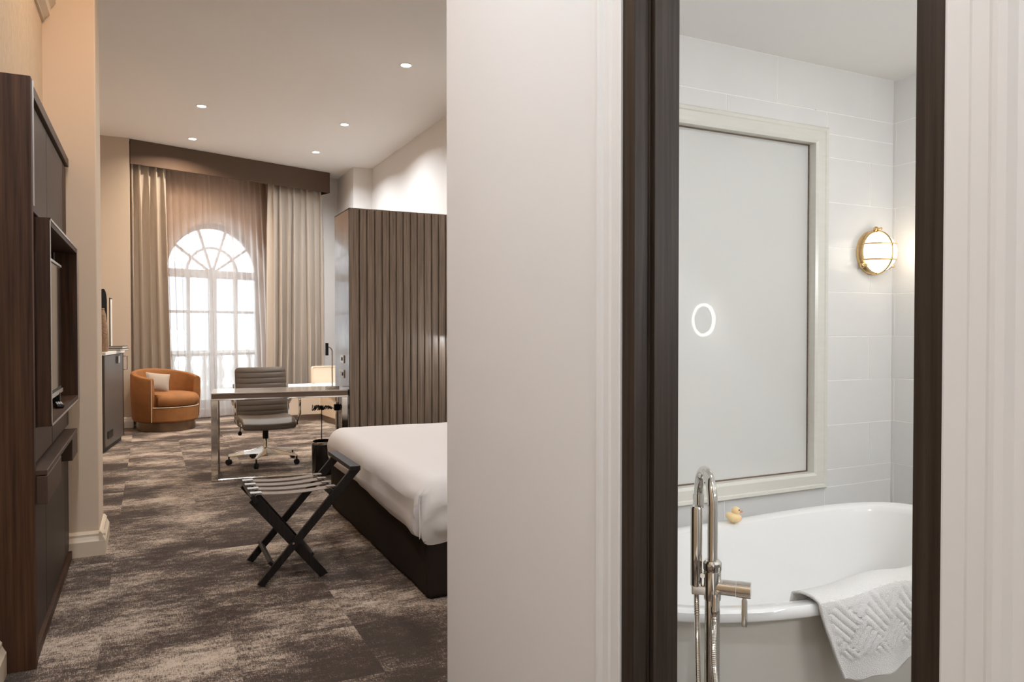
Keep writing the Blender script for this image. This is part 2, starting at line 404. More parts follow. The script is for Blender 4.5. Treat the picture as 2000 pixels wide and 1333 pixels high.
# bedroom
struct('wall_bedroom_left', boxb(-1.4, -1.1, 5.4, 11.4, 0, CEIL), 'wall_beige')
EX, EY = .942, .334
P0 = Vector((-.204, 11.2))
def W(s, off=0.): return P0 + Vector((EX, EY)) * s + Vector((-EY, EX)) * off
struct('wall_far_left', boxb(-1.4, -.215, 11.17, 11.75, 0, CEIL), 'wall_beige2')
pb = bmesh.new(); poly_extrude(pb, [(11.17 - a, b) for a, b in prof], -1.1, -.19, axis='X'); struct('baseboard_far', pb, 'trim')
struct('wall_bedroom_right', boxb(3.20, 3.4, 2.55, 13.6, 0, CEIL), 'wall_grey')
struct('wall_corner_column', boxb(2.90, 3.2, 11.62, 13.2, 0, CEIL), 'wall_grey')
# window wall : frame of local coords (s, depth, z) built straight into world coords
WO = .45; TH = .34
wroot = Matrix.Translation((P0.x, P0.y, 0)) @ Matrix.Rotation(math.atan2(EY, EX), 4, 'Z')
def wobj(name, bm, m, parent=None, **k):
    o = obj(name, bm, m, parent, **k)
    if parent is None: o.matrix_world = wroot
    return o
AC, AR, SP, SILL = 1.39, .755, 2.17, .0
pts_in = []
bm = bmesh.new()
N = 40
arch = [(AC - AR, SILL + .12)] + [(AC - AR * math.cos(PI * k / N), SP + AR * math.sin(PI * k / N)) for k in range(N + 1)] + [(AC + AR, SILL + .12)]
def strip(ptsA, y0, y1):
    va = [[bm.verts.new((p[0], y, p[1])) for p in ptsA] for y in (y0, y1)]
    return va
S0, S1 = -.35, 3.6
def ring_pts():
    out = []
    for (x, z) in arch:
        out.append((x, z))
    return out
for yy in (WO, WO + TH):
    L_ = [bm.verts.new((x, yy, z)) for x, z in arch]
    half = len(arch) // 2
    top = []
    # outer boundary matched point to point
    outer = []
    for i, (x, z) in enumerate(arch):
        if i == 0: outer.append((S0, SILL + .12))
        elif i == len(arch) - 1: outer.append((S1, SILL + .12))
        else:
            a = PI * (i - 1) / N
            ca, sa = -math.cos(a), math.sin(a)
            t = min([(S1 - AC) / ca if ca > 1e-6 else 1e9, (S0 - AC) / ca if ca < -1e-6 else 1e9, (CEIL - SP) / sa if sa > 1e-6 else 1e9])
            outer.append((AC + ca * t, SP + sa * t))
    O_ = [bm.verts.new((x, yy, z)) for x, z in outer]
    for i in range(len(arch) - 1): bm.faces.new((L_[i], L_[i + 1], O_[i + 1], O_[i]))
    # corner triangles to fill
    for cx_ in (S0, S1):
        idx = [i for i, (x, z) in enumerate(outer) if abs(x - cx_) < 1e-6 and z > SP - .01]
        if idx:
            i = idx[-1] if cx_ == S0 else idx[0]; j = i + 1 if cx_ == S0 else i - 1
            v = bm.verts.new((cx_, yy, CEIL)); bm.faces.new((O_[i], v, O_[j]) if cx_ == S0 else (O_[j], v, O_[i]))
    pts_in.append(L_)
for i in range(len(arch) - 1): bm.faces.new((pts_in[0][i], pts_in[0][i + 1], pts_in[1][i + 1], pts_in[1][i]))
box(bm, S0, S1, WO, WO + TH, -.05, SILL + .12)
bmesh.ops.recalc_face_normals(bm, faces=bm.faces)
wobj('wall_far', bm, 'wall_shaded', kind='structure')
wobj('wall_far_right', boxb(3.07, 3.6, WO - .06, WO, 0, CEIL), 'wall_grey', kind='structure')
# arched window
win = bpy.data.objects.new('window_1', None); COL.objects.link(win); win.matrix_world = wroot; win['kind'] = 'structure'
FY = WO + .20; FT = .05; ar = AR
def arcbar(r, w, a0=0, a1=PI, n=36, y0=FY, t=FT, cz=SP):
    b_ = bmesh.new(); rr = (r - w / 2, r + w / 2); vs = []
    for k in range(n + 1):
        a = a0 + (a1 - a0) * k / n
        vs.append([b_.verts.new((AC + q * math.cos(a), y, cz + q * math.sin(a))) for q in rr for y in (y0, y0 + t)])
    for p_, q_ in zip(vs, vs[1:]):
        for i, j in ((0, 1), (1, 3), (3, 2), (2, 0)): b_.faces.new((p_[i], p_[j], q_[j], q_[i]))
    bmesh.ops.recalc_face_normals(b_, faces=b_.faces); return b_
obj('window_frame', arcbar(ar - .035, .08), 'winframe', win)
b_ = bmesh.new()
box(b_, AC - ar, AC - ar + .07, FY, FY + FT, .12, SP); box(b_, AC + ar - .07, AC + ar, FY, FY + FT, .12, SP)
box(b_, AC - ar, AC + ar, FY, FY + FT, .12, .24)
obj('window_frame', b_, 'winframe', win)
obj('transom', boxb(AC - ar, AC + ar, FY - .02, FY + FT + .02, SP - .075, SP + .045), 'winframe', win)
obj('mullion', boxb(AC - .055, AC + .055, FY - .015, FY + FT + .01, .2, SP), 'winframe', win)
obj('glazing_bar', arcbar(.39, .032, n=24), 'winframe', win)
for a in (36, 72, 108, 144):
    a = math.radians(a); obj('glazing_bar', barb((AC + .04 * math.cos(a), FY + FT / 2, SP + .04 * math.sin(a)), (AC + (ar - .04) * math.cos(a), FY + FT / 2, SP + (ar - .04) * math.sin(a)), .034, FT - .01), 'winframe', win)
for x in (-.37, .37): obj('glazing_bar', boxb(AC + x - .024, AC + x + .024, FY, FY + FT - .005, .2, SP - .07), 'winframe', win)
for z in (1.58, .93):
    obj('glazing_bar', boxb(AC - ar + .05, AC + ar - .05, FY + .005, FY + FT - .01, z - .02, z + .02), 'winframe', win)
# panes (one per light)
b_ = bmesh.new(); n = 30
cen = [b_.verts.new((AC + (ar - .03) * math.cos(PI * k / n), FY + .03, SP + (ar - .03) * math.sin(PI * k / n))) for k in range(n + 1)]
b_.faces.new(cen); obj('window_pane', b_, 'pane', win)
xs = [AC - ar + .03, AC - .37, AC, AC + .37, AC + ar - .03]; zs = [.2, .93, 1.58, SP]
for i in range(4):
    for j in range(3): obj('window_pane', boxb(xs[i] + .002, xs[i + 1] - .002, FY + .028, FY + .032, zs[j] + .002, zs[j + 1] - .002), 'pane', win)

# ---------------- bathroom shell
BY = 2.35; BX = 3.12; BZ = 2.472
struct('ceiling_bathroom', boxb(XR + .1, BX + .06, -.7, BY + .1, BZ, BZ + .1), 'bceil')
struct('wall_bathroom_near', boxb(XR + .1, BX + .1, -.8, -.7, 0, BZ), 'trim')
struct('wall_over_bathroom', boxb(XR + .1, 3.3, BY + .02, 2.55, BZ, CEIL), 'wall_white')
WX0, WX1, WZ0, WZ1 = 1.30, 2.615, .69, 2.13      # glazed opening
bm = bmesh.new()
box(bm, XR + .1, WX0 - .004, BY - .0002, 2.53, 0, BZ); box(bm, WX1 + .004, BX + .1, BY - .0002, 2.55, 0, BZ)
box(bm, WX0, WX1, BY - .0002, 2.55, 0, WZ0 - .004); box(bm, WX0, WX1, BY - .0002, 2.55, WZ1 + .004, BZ)
bw = struct('wall_bathroom_far', bm, 'grout')
rw = struct('wall_bathroom_right', boxb(BX - .0002, BX + .08, -.8, BY - .0002, 0, BZ), 'grout')
zr = [2.472 - .1974 * k for k in range(13)]; G = .0018
TL = .5715
def clip(a0, a1, z0, z1, wx0, wx1, wz0, wz1):
    """rect minus window rect -> list of rects"""
    if a1 <= wx0 or a0 >= wx1 or z1 <= wz0 or z0 >= wz1: return [(a0, a1, z0, z1)]
    out = []
    if z1 > wz1: out.append((a0, a1, wz1, z1))
    if z0 < wz0: out.append((a0, a1, z0, wz0))
    zz0, zz1 = max(z0, wz0), min(z1, wz1)
    if a0 < wx0: out.append((a0, wx0, zz0, zz1))
    if a1 > wx1: out.append((wx1, a1, zz0, zz1))
    return [r for r in out if r[1] - r[0] > .012 and r[3] - r[2] > .012]
rnd = random.Random(3)
TW = .082
for k in range(12):
    z1, z0 = zr[k], max(zr[k + 1], .01)
    off = 2.394 if k % 2 == 0 else 2.687 - TL
    for q in range(-4, 4):
        a0, a1 = off + TL * q, off + TL * (q + 1)
        a0, a1 = max(a0, XR + .1), min(a1, BX)
        if a1 - a0 < .015: continue
        rs = clip(a0, a1, z0, z1, WX0 - TW + .01, WX1 + TW - .01, WZ0 - TW + .01, WZ1 + .05)
        if not rs: continue
        # pieces of one cut tile stay one tile unless separated by the window
        for r in rs:
            if r[0] < 1.3 and r[1] < 1.4: pass
            d = rnd.uniform(.0008, .0020)
            obj('tile', boxb(r[0] + G, r[1] - G, BY - d, BY + .008, r[2] + G, r[3] - G), 'tile', bw, bevel=.0008)
    # right-hand wall
    off = BY - (.30 if k % 2 == 0 else .015)
    ed = [BY]; y = off
    while y > -.7: ed.append(y); y -= TL
    ed.append(-.7)
    for a, b in zip(ed, ed[1:]):
        if a - b < .01: continue
        d = rnd.uniform(.0008, .0020)
        obj('tile', boxb(BX - d, BX + .008, b + G, a - G, z0 + G, z1 - G), 'tile', rw, bevel=.0008)
# window trim in the bathroom wall: profiled frame and reveal
wf = bpy.data.objects.new('window_2', None); COL.objects.link(wf); wf['kind'] = 'structure'
def frame_side(pts4, name='frame_trim'):
    pass
def mitred(x0, x1, z0, z1, prof):
    """rectangular frame; prof = list of (outward, y)"""
    b = bmesh.new(); rings = []
    for o_, y in prof:
        rings.append([b.verts.new(p) for p in ((x0 - o_, y, z0 - o_), (x1 + o_, y, z0 - o_), (x1 + o_, y, z1 + o_), (x0 - o_, y, z1 + o_))])
    sides = []
    for a, c in zip(rings, rings[1:]):
        for k in range(4): b.faces.new((a[k], a[(k + 1) % 4], c[(k + 1) % 4], c[k]))
    return b
def mitred_side(k, x0, x1, z0, z1, prof):
    b = bmesh.new(); A = []
    for o_, y in prof:
        c = ((x0 - o_, y, z0 - o_), (x1 + o_, y, z0 - o_), (x1 + o_, y, z1 + o_), (x0 - o_, y, z1 + o_))
        A.append((b.verts.new(c[k]), b.verts.new(c[(k + 1) % 4])))
    for p_, q_ in zip(A, A[1:]): b.faces.new((p_[0], p_[1], q_[1], q_[0]))
    bmesh.ops.recalc_face_normals(b, faces=b.faces); return b
fp = [(0, BY + .06), (0, BY - .006), (.012, BY - .012), (.050, BY - .012), (.054, BY - .016), (.066, BY - .018), (.072, BY - .012), (.073, BY + .008)]
for k in range(4): obj('frame_trim', mitred_side(k, WX0, WX1, WZ0, WZ1, fp), 'tframe', wf)
fp2 = [(.0, BY + .030), (-.005, BY + .030), (-.005, BY + .036)]
for k in range(4): obj('glazing_seal', mitred_side(k, WX0, WX1, WZ0, WZ1, fp2), 'deskedge', wf)
obj('glass_pane', boxb(WX0, WX1, BY + .034, BY + .046, WZ0, WZ1), 'frosted', wf)

# ------------------------------------------------------------------ outside
op = thing('stone_building', 'pale grey stone building facing the arched window across the street', 'building')
op.matrix_world = wroot
bm = bmesh.new(); box(bm, -9, 14, 11.0, 11.6, -9, 4.2); obj('facade_wall', bm, 'facade', op)
for z in (.55, 4.2): obj('ledge', boxb(-9, 14, 10.6, 11.0, z - .12, z + .12), 'facade', op)
for i in range(9):
    for z in (-1.9, 1.2): 
        f_ = obj('window_surround', boxb(-8 + 2.4 * i, -6.7 + 2.4 * i, 10.93, 11.0, z, z + 2.1), 'stone', op)
        obj('window_glass', boxb(-7.9 + 2.4 * i, -6.8 + 2.4 * i, 10.91, 10.94, z + .1, z + 2.0), 'glassdk', f_)
bal = thing('balustrade', 'white stone balustrade with turned balusters just outside the arched window', 'railing'); bal.matrix_world = wroot
obj('coping', boxb(-.6, 3.6, 1.95, 2.2, .86, .96), 'stone', bal, bevel=.01)
obj('plinth', boxb(-.6, 3.6, 1.95, 2.2, -.05, .30), 'stone', bal, bevel=.01)
bp_ = [(.05, .30), (.06, .34), (.035, .38), (.075, .50), (.08, .56), (.045, .68), (.03, .76), (.05, .80), (.055, .86)]
b0 = obj('baluster', latheb(bp_, 16, c=(0, 2.07, 0)), 'stone', bal, smooth=True)
b0.location.x = .0
for k in range(1, 14):
    c = b0.copy(); COL.objects.link(c); c.parent = bal; c.location.x = -.3 + .27 * k
b0.location.x = -.3
struct_bf = wobj('floor_balcony', boxb(-.8, 3.8, WO + TH, 2.3, -.15, -.05), 'stone', kind='structure')

# ------------------------------------------------------------------ pelmet and curtains
pel = thing('curtain_pelmet', 'long dark brown curtain pelmet under the ceiling across the window wall', 'pelmet'); pel.matrix_world = wroot
obj('fascia', boxb(0, 3.045, 0, .02, 3.53, CEIL - .002), 'pelmet', pel, bevel=.003)
obj('return_panel', boxb(3.025, 3.045, .02, .45, 3.53, CEIL - .002), 'pelmet', pel)
obj('curtain_track', boxb(.02, 3.02, .09, .11, CEIL - .05, CEIL - .01), 'steel', pel)
def curtain(name, s_top, s_bot, y0, z0, z1, widths, amp, m, seed, lean=None, solid=0, gather=.0, sharp=1.0):
    rr = random.Random(seed); bm = bmesh.new()
    ph = [0]; am = []
    for wv in widths: ph.append(ph[-1] + wv); am.append(rr.uniform(.6, 1.1))
    tot = ph[-1]; per = 12; NU = len(widths) * per; NZ = 30; grid = []
    drift = [rr.uniform(-.25, .25) for _ in range(len(widths) + 1)]
    for j in range(NZ + 1):
        t = j / NZ; z = z1 + (z0 - z1) * t; row = []
        a_, b_2 = s_top; c_, d_ = s_bot
        e = t ** .8
        lo = a_ + (c_ - a_) * e; hi = b_2 + (d_ - b_2) * e
        for i in range(NU + 1):
            k = min(i // per, len(widths) - 1); f = (i - k * per) / per
            u = (ph[k] + f * (ph[k + 1] - ph[k])) / tot
            # fold edges wander with height
            env = math.sin(PI * u) ** .25 if 0 < u < 1 else 0
            u2 = u + env * .012 * math.sin(3 * t + 9 * u + seed) + drift[k] * .015 * t * env
            depth = amp * am[k] * (.55 + .45 * min(1, t * 5)) * (math.cos(2 * PI * f))
            depth += amp * .25 * math.sin(4 * PI * f + seed + 2.0 * t) * t
            depth += .008 * noise.noise(Vector((u * 14, z * 1.3, seed)))
            side = amp * .30 * math.sin(2 * PI * f) * sharp
            row.append(bm.verts.new((lo + (hi - lo) * u2 + side, y0 + depth, z)))
        grid.append(row)
    for a, b in zip(grid, grid[1:]):
        for i in range(NU): bm.faces.new((a[i], b[i], b[i + 1], a[i + 1]))
    o = wobj(name, bm, m, smooth=True)
    if solid: md = o.modifiers.new('cloth', 'SOLIDIFY'); md.thickness = solid
    return o
o = curtain('drape', (.01, .52), (.0, .60), .14, .03, 3.62, [1, .7, 1.2, .8, 1.1], .085, 'drape', 3, solid=.004)
tag(o, 'beige full-length drape hanging at the left of the arched window behind the ochre armchair', 'curtain')
o = curtain('drape', (2.06, 2.98), (2.02, 3.0), .14, .03, 3.62, [1, .7, 1.2, .8, 1.3, .7, 1.1, .9], .085, 'drape', 11, solid=.004)
tag(o, 'wide beige full-length drape hanging at the right of the arched window above the bench', 'curtain')
wd = [random.Random(5 + i).uniform(.6, 1.3) for i in range(19)]
o = curtain('sheer_curtain', (.30, 1.52), (.34, 1.66), .29, .02, 3.62, wd[:13], .022, 'sheer', 21)
tag(o, 'translucent sheer curtain over the left half of the arched window', 'curtain')
wd = [random.Random(55 + i).uniform(.6, 1.3) for i in range(19)]
o = curtain('sheer_curtain', (1.46, 2.75), (1.62, 2.75), .34, .02, 3.62, wd[:13], .022, 'sheer', 33)
tag(o, 'translucent sheer curtain over the right half of the arched window, beside the right drape', 'curtain')

# ------------------------------------------------------------------ downlights
names = ['nearest the white hall wall', 'upper left in the photo, nearer of the left pair', 'in the middle of the right-hand row', 'close to the pelmet on the left', 'close to the pelmet on the right']
for (x, y), nm in zip(DOWN, names):
    t = thing('ceiling_downlight', 'small round recessed ceiling spotlight, ' + nm, 'downlight', (x, y, CEIL), group='recessed bedroom ceiling spotlights')
    obj('trim_ring', latheb([(.048, .0), (.060, .0), (.060, -.004), (.050, -.007), (.046, -.004), (.046, .0)], 28), 'trim', t, smooth=True)
    obj('lens', latheb([(.0001, -.003), (.028, -.0045), (.046, -.003), (.046, .0), (.0001, 0)], 24), 'spot', t, smooth=True)

# ================================================================== THINGS
# ---------------- wardrobe and television unit on the left
wu = thing('media_wardrobe', 'dark veneered wall unit with cupboard doors and television niche on the left wall', 'wardrobe', (0, 0, 0))
FX = -.42
obj('end_panel', boxb(XL, -.40, 3.385, 3.43, 0, 2.29), 'wengue', wu, bevel=.002)
obj('edge_strip', boxb(-.402, -.396, 3.428, 3.436, 1.80, 2.285), 'alu', wu)
obj('top_rail', boxb(XL, -.405, 3.43, 4.955, 2.245, 2.29), 'leather_dk', wu, bevel=.002)
bm = bmesh.new(); box(bm, XL, FX - .022, 3.43, 4.95, .04, .90); box(bm, XL, FX - .022, 3.43, 4.95, 1.79, 2.245); box(bm, XL, FX - .002, 3.43, 3.565, .90, 1.79)
box(bm, XL, FX - .002, 4.87, 4.95, .90, 1.79)
obj('carcass', bm, 'dkpanel', wu)
for a, b, mm in ((3.435, 4.056, 'leather_dk'), (4.062, 4.765, 'leather_dk'), (4.771, 4.95, 'wengue')):
    obj('door', boxb(FX - .02, FX, a, b, 1.80, 2.238), mm, wu, bevel=.003)
tvf = obj('television_surround', (lambda b: (box(b, -.50, -.36, 3.57, 3.60, .92, 1.775), box(b, -.50, -.36, 4.825, 4.855, .92, 1.775), box(b, -.50, -.36, 3.60, 4.825, 1.745, 1.775), box(b, -.50, -.36, 3.60, 4.825, .92, .95), box(b, -.515, -.50, 3.57, 4.855, .92, 1.775)) and b)(bmesh.new()), 'wengue', wu)
for bx_ in ((3.570, 3.576, .92, 1.775), (4.849, 4.855, .92, 1.775), (3.570, 4.855, 1.766, 1.775), (3.570, 4.855, .92, .928)):
    obj('metal_edge', boxb(-.361, -.3575, *bx_), 'alu', tvf)
obj('corner_strip', boxb(-.47, -.465, 4.819, 4.825, .95, 1.745), 'alu', tvf)
for a, b in ((3.435, 4.140), (4.146, 4.86), (4.866, 4.95)):
    obj('drawer', boxb(FX - .02, FX + .004, a, b, .770, .915), 'leather_dk', wu, bevel=.008)
obj('shelf', boxb(XL, -.362, 3.43, 4.80, .745, .765), 'leather_dk', wu, bevel=.002)
obj('shelf_fascia', boxb(-.40, -.362, 3.43, 3.955, .63, .742), 'leather_dk', wu, bevel=.003)
obj('shelf_fascia', boxb(-.42, -.362, 4.50, 4.80, .63, .742), 'leather_dk', wu, bevel=.003)
obj('niche', boxb(-.45, -.42, 3.955, 4.50, .66, .742), 'black', wu)  # black block stands in for the shade inside the open niche
for a, b in ((3.435, 3.91), (3.916, 4.745), (4.751, 4.95)):
    obj('door', boxb(FX - .02, FX, a, b, .05, .655), 'dkpanel', wu, bevel=.003)
obj('plinth', boxb(XL, -.404, 3.43, 4.955, 0, .045), 'wengue', wu)
tv = thing('television', 'flat black television with a silver lower bezel inside the wall unit niche', 'television', (-.41, 4.06, .955))
obj('screen_panel', boxb(-.035, 0, -.44, .44, .045, .69), 'black', tv, bevel=.003)
obj('screen', boxb(-.001, .002, -.425, .425, .075, .675), 'screen', tv)
obj('bezel', boxb(-.004, .008, -.44, .44, .040, .062), 'steel', tv, bevel=.002)
obj('bezel', boxb(-.004, .006, -.44, .44, .682, .694), 'alu', tv, bevel=.001)
obj('foot', boxb(-.05, .01, -.30, -.26, -.003, .045), 'black', tv); obj('foot', boxb(-.05, .01, .26, .30, -.003, .045), 'black', tv)
rc = thing('remote_control', 'slim black remote control lying on the niche shelf under the television', 'remote', (-.385, 4.12, .951), .15)
rb_ = obj('body', softbox(-.017, .017, -.085, .085, 0, .018, .006, 3), 'black_g', rc, smooth=True)
for k in range(6):
    for q in (-1, 0, 1): obj('button', boxb(q * .009 - .003, q * .009 + .003, -.06 + .02 * k, -.052 + .02 * k, .017, .0195), 'white_pl', rb_)

# ---------------- minibar cabinet
mb = thing('minibar_cabinet', 'dark minibar cabinet with pale stone top beyond the beige pillar', 'cabinet', (-.42, 8.93, 0), math.radians(-8.1))
obj('body', boxb(-.60, -.02, 0, 1.06, .05, 1.04), 'dkpanel', mb, bevel=.002)
d_ = obj('door', boxb(-.02, 0, .004, 1.0, .06, 1.035), 'minibar', mb, bevel=.002)
obj('plinth', boxb(-.58, -.03, .01, 1.05, 0, .05), 'black', mb)
obj('stone_top', boxb(-.60, .012, -.008, 1.07, 1.04, 1.075), 'tframe', mb, bevel=.003)
lk = obj('lock', boxb(0, .012, .62, .78, .93, 1.01), 'steel', d_, bevel=.002)
obj('badge', boxb(.010, .016, .62, .67, .93, 1.01), 'black', d_)
obj('vent_plate', boxb(0, .008, .12, .38, .14, .22), 'black', d_, bevel=.002)
obj('door', boxb(-.02, 0, 1.004, 1.06, .06, 1.035), 'dkpanel', mb)
obj('handle', tubeb([(0, 1.03, .84), (.045, 1.03, .84), (.045, 1.03, 1.0), (0, 1.03, 1.0)], .006, 8), 'steel', mb)
ms = thing('arched_mirror', 'tall dark arched mirror standing on the stone-topped minibar cabinet', 'mirror', (-.445, 9.42, 1.075), math.radians(-10))
apts = [(-.14, 0)] + [(-.14 * math.cos(PI * k / 20), .55 + .14 * math.sin(PI * k / 20)) for k in range(21)] + [(.14, 0)]
bm = bmesh.new(); poly_extrude(bm, apts, -.012, 0, axis='X'); obj('frame', bm, 'matt_black', ms)
bm = bmesh.new(); poly_extrude(bm, [(a * .93, .012 + b * .97) for a, b in apts], .0, .002, axis='X'); obj('glass', bm, 'matt_black', ms)
obj('rear_strut', boxb(-.05, -.012, -.02, .02, 0, .30), 'black', ms)
pfm = thing('picture_frame', 'thin pale framed print on the minibar behind the arched mirror', 'picture', (-.385, 9.70, 1.075), math.radians(-3))
obj('frame', boxb(-.010, 0, -.10, .10, 0, .60), 'black', pfm, bevel=.001)
obj('print', boxb(0, .002, -.088, .088, .015, .585), 'paper', pfm)
vz = thing('rattan_vase', 'brown woven tapering vase on the minibar in front of the arched mirror', 'vase', (-.45, 9.16, 1.075))
obj('body', latheb([(.001, 0), (.052, 0), (.062, .06), (.060, .16), (.050, .28), (.036, .40), (.020, .46), (.014, .465), (.010, .44), (.001, .43)], 28), 'vase', vz, smooth=True)
obj('neck_ring', latheb([(.020, .455), (.026, .46), (.020, .47), (.014, .465)], 20), 'vase', vz, smooth=True)
for k, (mm, lb) in enumerate((('black', 'dark lower book lying on the minibar beside the vase'), ('paper', 'pale upper book lying on another book on the minibar'))):
    b_ = thing('book', lb, 'book', (-.33, 9.62 + .01 * k, 1.075 + .026 * k), math.radians(-20 + 9 * k), group='books stacked on the minibar')
    obj('cover', (lambda b: (box(b, -.09, .09, -.12, .12, 0, .003), box(b, -.09, .09, -.12, .12, .022, .025), box(b, -.09, -.087, -.12, .12, 0, .025)) and b)(bmesh.new()), 'black', b_)
    obj('pages', boxb(-.086, .086, -.116, .116, .003, .022), 'paper', b_)

# ---------------- ochre tub armchair
ac = thing('tub_armchair', 'ochre velvet tub armchair on a round bronze plinth in front of the left drape', 'armchair', (.205, 10.85, 0))
fa = math.radians(-90 + 37)          # facing direction in the xy plane
op_ = math.radians(62)               # half opening
a0 = fa + op_; a1 = fa + 2 * PI - op_
RO, TK = .41, .08
bm = bmesh.new(); n = 56; rows = []
for k in range(n + 1):
    a = a0 + (a1 - a0) * k / n
    back = .5 - .5 * math.cos(2 * PI * k / n)          # 0 at arms, 1 at back
    zt = .69 + .10 * back ** .6; taper = 0
    ca, sa = math.cos(a), math.sin(a)
    sec = []
    flare = .015
    P_ = [(RO - .02, .125), (RO, .16), (RO + flare, .45), (RO + flare, zt - .035), (RO + flare - .012, zt - .01), (RO + flare - .04, zt), (RO + flare - TK + .012, zt - .01), (RO + flare - TK, zt - .04), (RO - TK, .45), (RO - TK, .30), (RO - TK, .125)]
    rows.append([bm.verts.new((r * ca, r * sa, z)) for r, z in P_])
m_ = len(rows[0])
for a, b in zip(rows, rows[1:]):
    for i in range(m_): bm.faces.new((a[i], b[i], b[(i + 1) % m_], a[(i + 1) % m_]))
bm.faces.new(rows[0]); bm.faces.new(rows[-1][::-1])
bmesh.ops.recalc_face_normals(bm, faces=bm.faces)
shell = obj('shell_back', bm, 'velvet', ac, smooth=True, bevel=.006)
for aa in (a0, a1):
    pts = [((RO + .018) * math.cos(aa), (RO + .018) * math.sin(aa), .13 + .54 * k / 8) for k in range(9)]
    obj('piping', tubeb(pts, .004, 6), 'piping', shell)
bm = bmesh.new(); lathe(bm, [(.001, .12), (.37, .12), (.388, .14), (.390, .30), (.378, .315), (.001, .315)], 48); bmesh.ops.remove_doubles(bm, verts=bm.verts, dist=1e-5); bmesh.ops.recalc_face_normals(bm, faces=bm.faces)
obj('seat_base', bm, 'velvet', ac, smooth=True)
obj('piping', tubeb([(.391 * math.cos(a0 - 2 * op_ * k / 20), .391 * math.sin(a0 - 2 * op_ * k / 20), .313) for k in range(21)], .005, 6), 'piping', ac)
bm = bmesh.new(); lathe(bm, [(.001, .318), (.36, .318), (.385, .335), (.402, .375), (.398, .42), (.375, .455), (.33, .478), (.20, .492), (.001, .497)], 48)
bmesh.ops.remove_doubles(bm, verts=bm.verts, dist=1e-5)
for v in bm.verts:
    r = math.hypot(v.co.x, v.co.y); ang = math.atan2(v.co.y, v.co.x); d = abs((ang - fa + PI) % (2 * PI) - PI)
    lim = .32 if d > op_ - .05 else 1
    if r > lim: v.co.x *= lim / r; v.co.y *= lim / r
    v.co.z += .008 * noise.noise(Vector((v.co.x * 5, v.co.y * 5, 1)))
bmesh.ops.recalc_face_normals(bm, faces=bm.faces)
obj('seat_cushion', bm, 'velvet', ac, smooth=True)
obj('plinth', latheb([(.001, 0), (.35, 0), (.355, .005), (.355, .115), (.35, .12), (.001, .12)], 48), 'bronze', ac, smooth=True)
def pillow(w, h, t, n=14):
    bm = bmesh.new(); g = {}
    for s in (-1, 1):
        for i in range(n + 1):
            for j in range(n + 1):
                x, y = -1 + 2 * i / n, -1 + 2 * j / n
                e = ((1 - abs(x) ** 2.4) * (1 - abs(y) ** 2.4)) ** .55
                px = x * w / 2 * (1 - .07 * (1 - abs(x)) * 0 - .06 * (1 - y * y) * 1); py = y * h / 2 * (1 - .06 * (1 - x * x))
                ed = i in (0, n) or j in (0, n)
                if ed and s == 1: g[(s, i, j)] = g[(-1, i, j)]; continue
                g[(s, i, j)] = bm.verts.new((px, s * t / 2 * e, py))
        for i in range(n):
            for j in range(n):
                f = [g[(s, i, j)], g[(s, i + 1, j)], g[(s, i + 1, j + 1)], g[(s, i, j + 1)]]
                bm.faces.new(f if s < 0 else f[::-1])
    return bm
pl = thing('throw_pillow', 'small oatmeal throw pillow leaning in the ochre armchair', 'pillow', (.10, 10.84, .62))
o = obj('cover', pillow(.30, .25, .11), 'cushion', pl, smooth=True); pl.rotation_euler = (math.radians(-18), math.radians(8), math.radians(12))

# ---------------- desk
dk = thing('writing_desk', 'slim writing desk with pale glossy top on square chrome legs', 'desk', (.478, 6.90, 0), math.atan2(-.13, 1.155))
DL, DW, DH = 1.162, .50, .765
obj('top', boxb(0, DL, 0, DW, DH - .010, DH), 'desktop', dk, bevel=.002)
obj('apron', boxb(.004, DL, .004, DW - .004, DH - .050, DH - .010), 'deskedge', dk)
obj('chrome_rail', boxb(0, DL, -.003, .06, DH - .064, DH - .050), 'chrome', dk, bevel=.002)
obj('chrome_rail', boxb(0, DL, DW - .06, DW, DH - .064, DH - .050), 'chrome', dk, bevel=.002)
for x0 in (0, DL - .055):
    for y0 in (-.003, DW - .035):
        obj('leg', boxb(x0, x0 + .055, y0, y0 + .038, .0, DH - .064), 'chrome', dk, bevel=.003)
for y0 in (-.003,):
    obj('floor_rail', boxb(.055, DL - .055, y0, y0 + .038, 0, .014), 'chrome', dk, bevel=.002)
# desk lamp
dl = thing('desk_lamp', 'slender bent-stem chrome lamp at the right end of the writing desk', 'lamp', (1.53, 6.95, DH))
obj('base', latheb([(.001, 0), (.062, 0), (.064, .004), (.064, .020), (.060, .024), (.001, .024)], 32), 'steel', dl, smooth=True)
pts = [(0, 0, .02), (0, 0, .33)] + [(-.035 + .035 * math.cos(t), 0, .345 + .04 * math.sin(t)) for t in [PI * k / 16 for k in range(0, 9)]]
obj('stem', tubeb(pts, .006, 10), 'nickel', dl, smooth=True)
obj('lamp_head', tubeb([(-.035, 0, .385), (-.06, 0, .372)], .009, 10), 'white_pl', dl, smooth=True)
obj('shade', boxb(-.062, -.036, -.02, .006, .31, .425), 'black', dl, bevel=.003)
cb = tubeb([(1.53, 7.02, DH + .002), (1.56, 7.12, DH + .004), (1.60, 7.20, DH + .003), (1.635, 7.24, DH - .02), (1.63, 7.26, .62)], .0025, 6)
tag(obj('lamp_cable', cb, 'black', smooth=True), 'thin black lamp cable trailing off the right end of the desk top', 'cable')

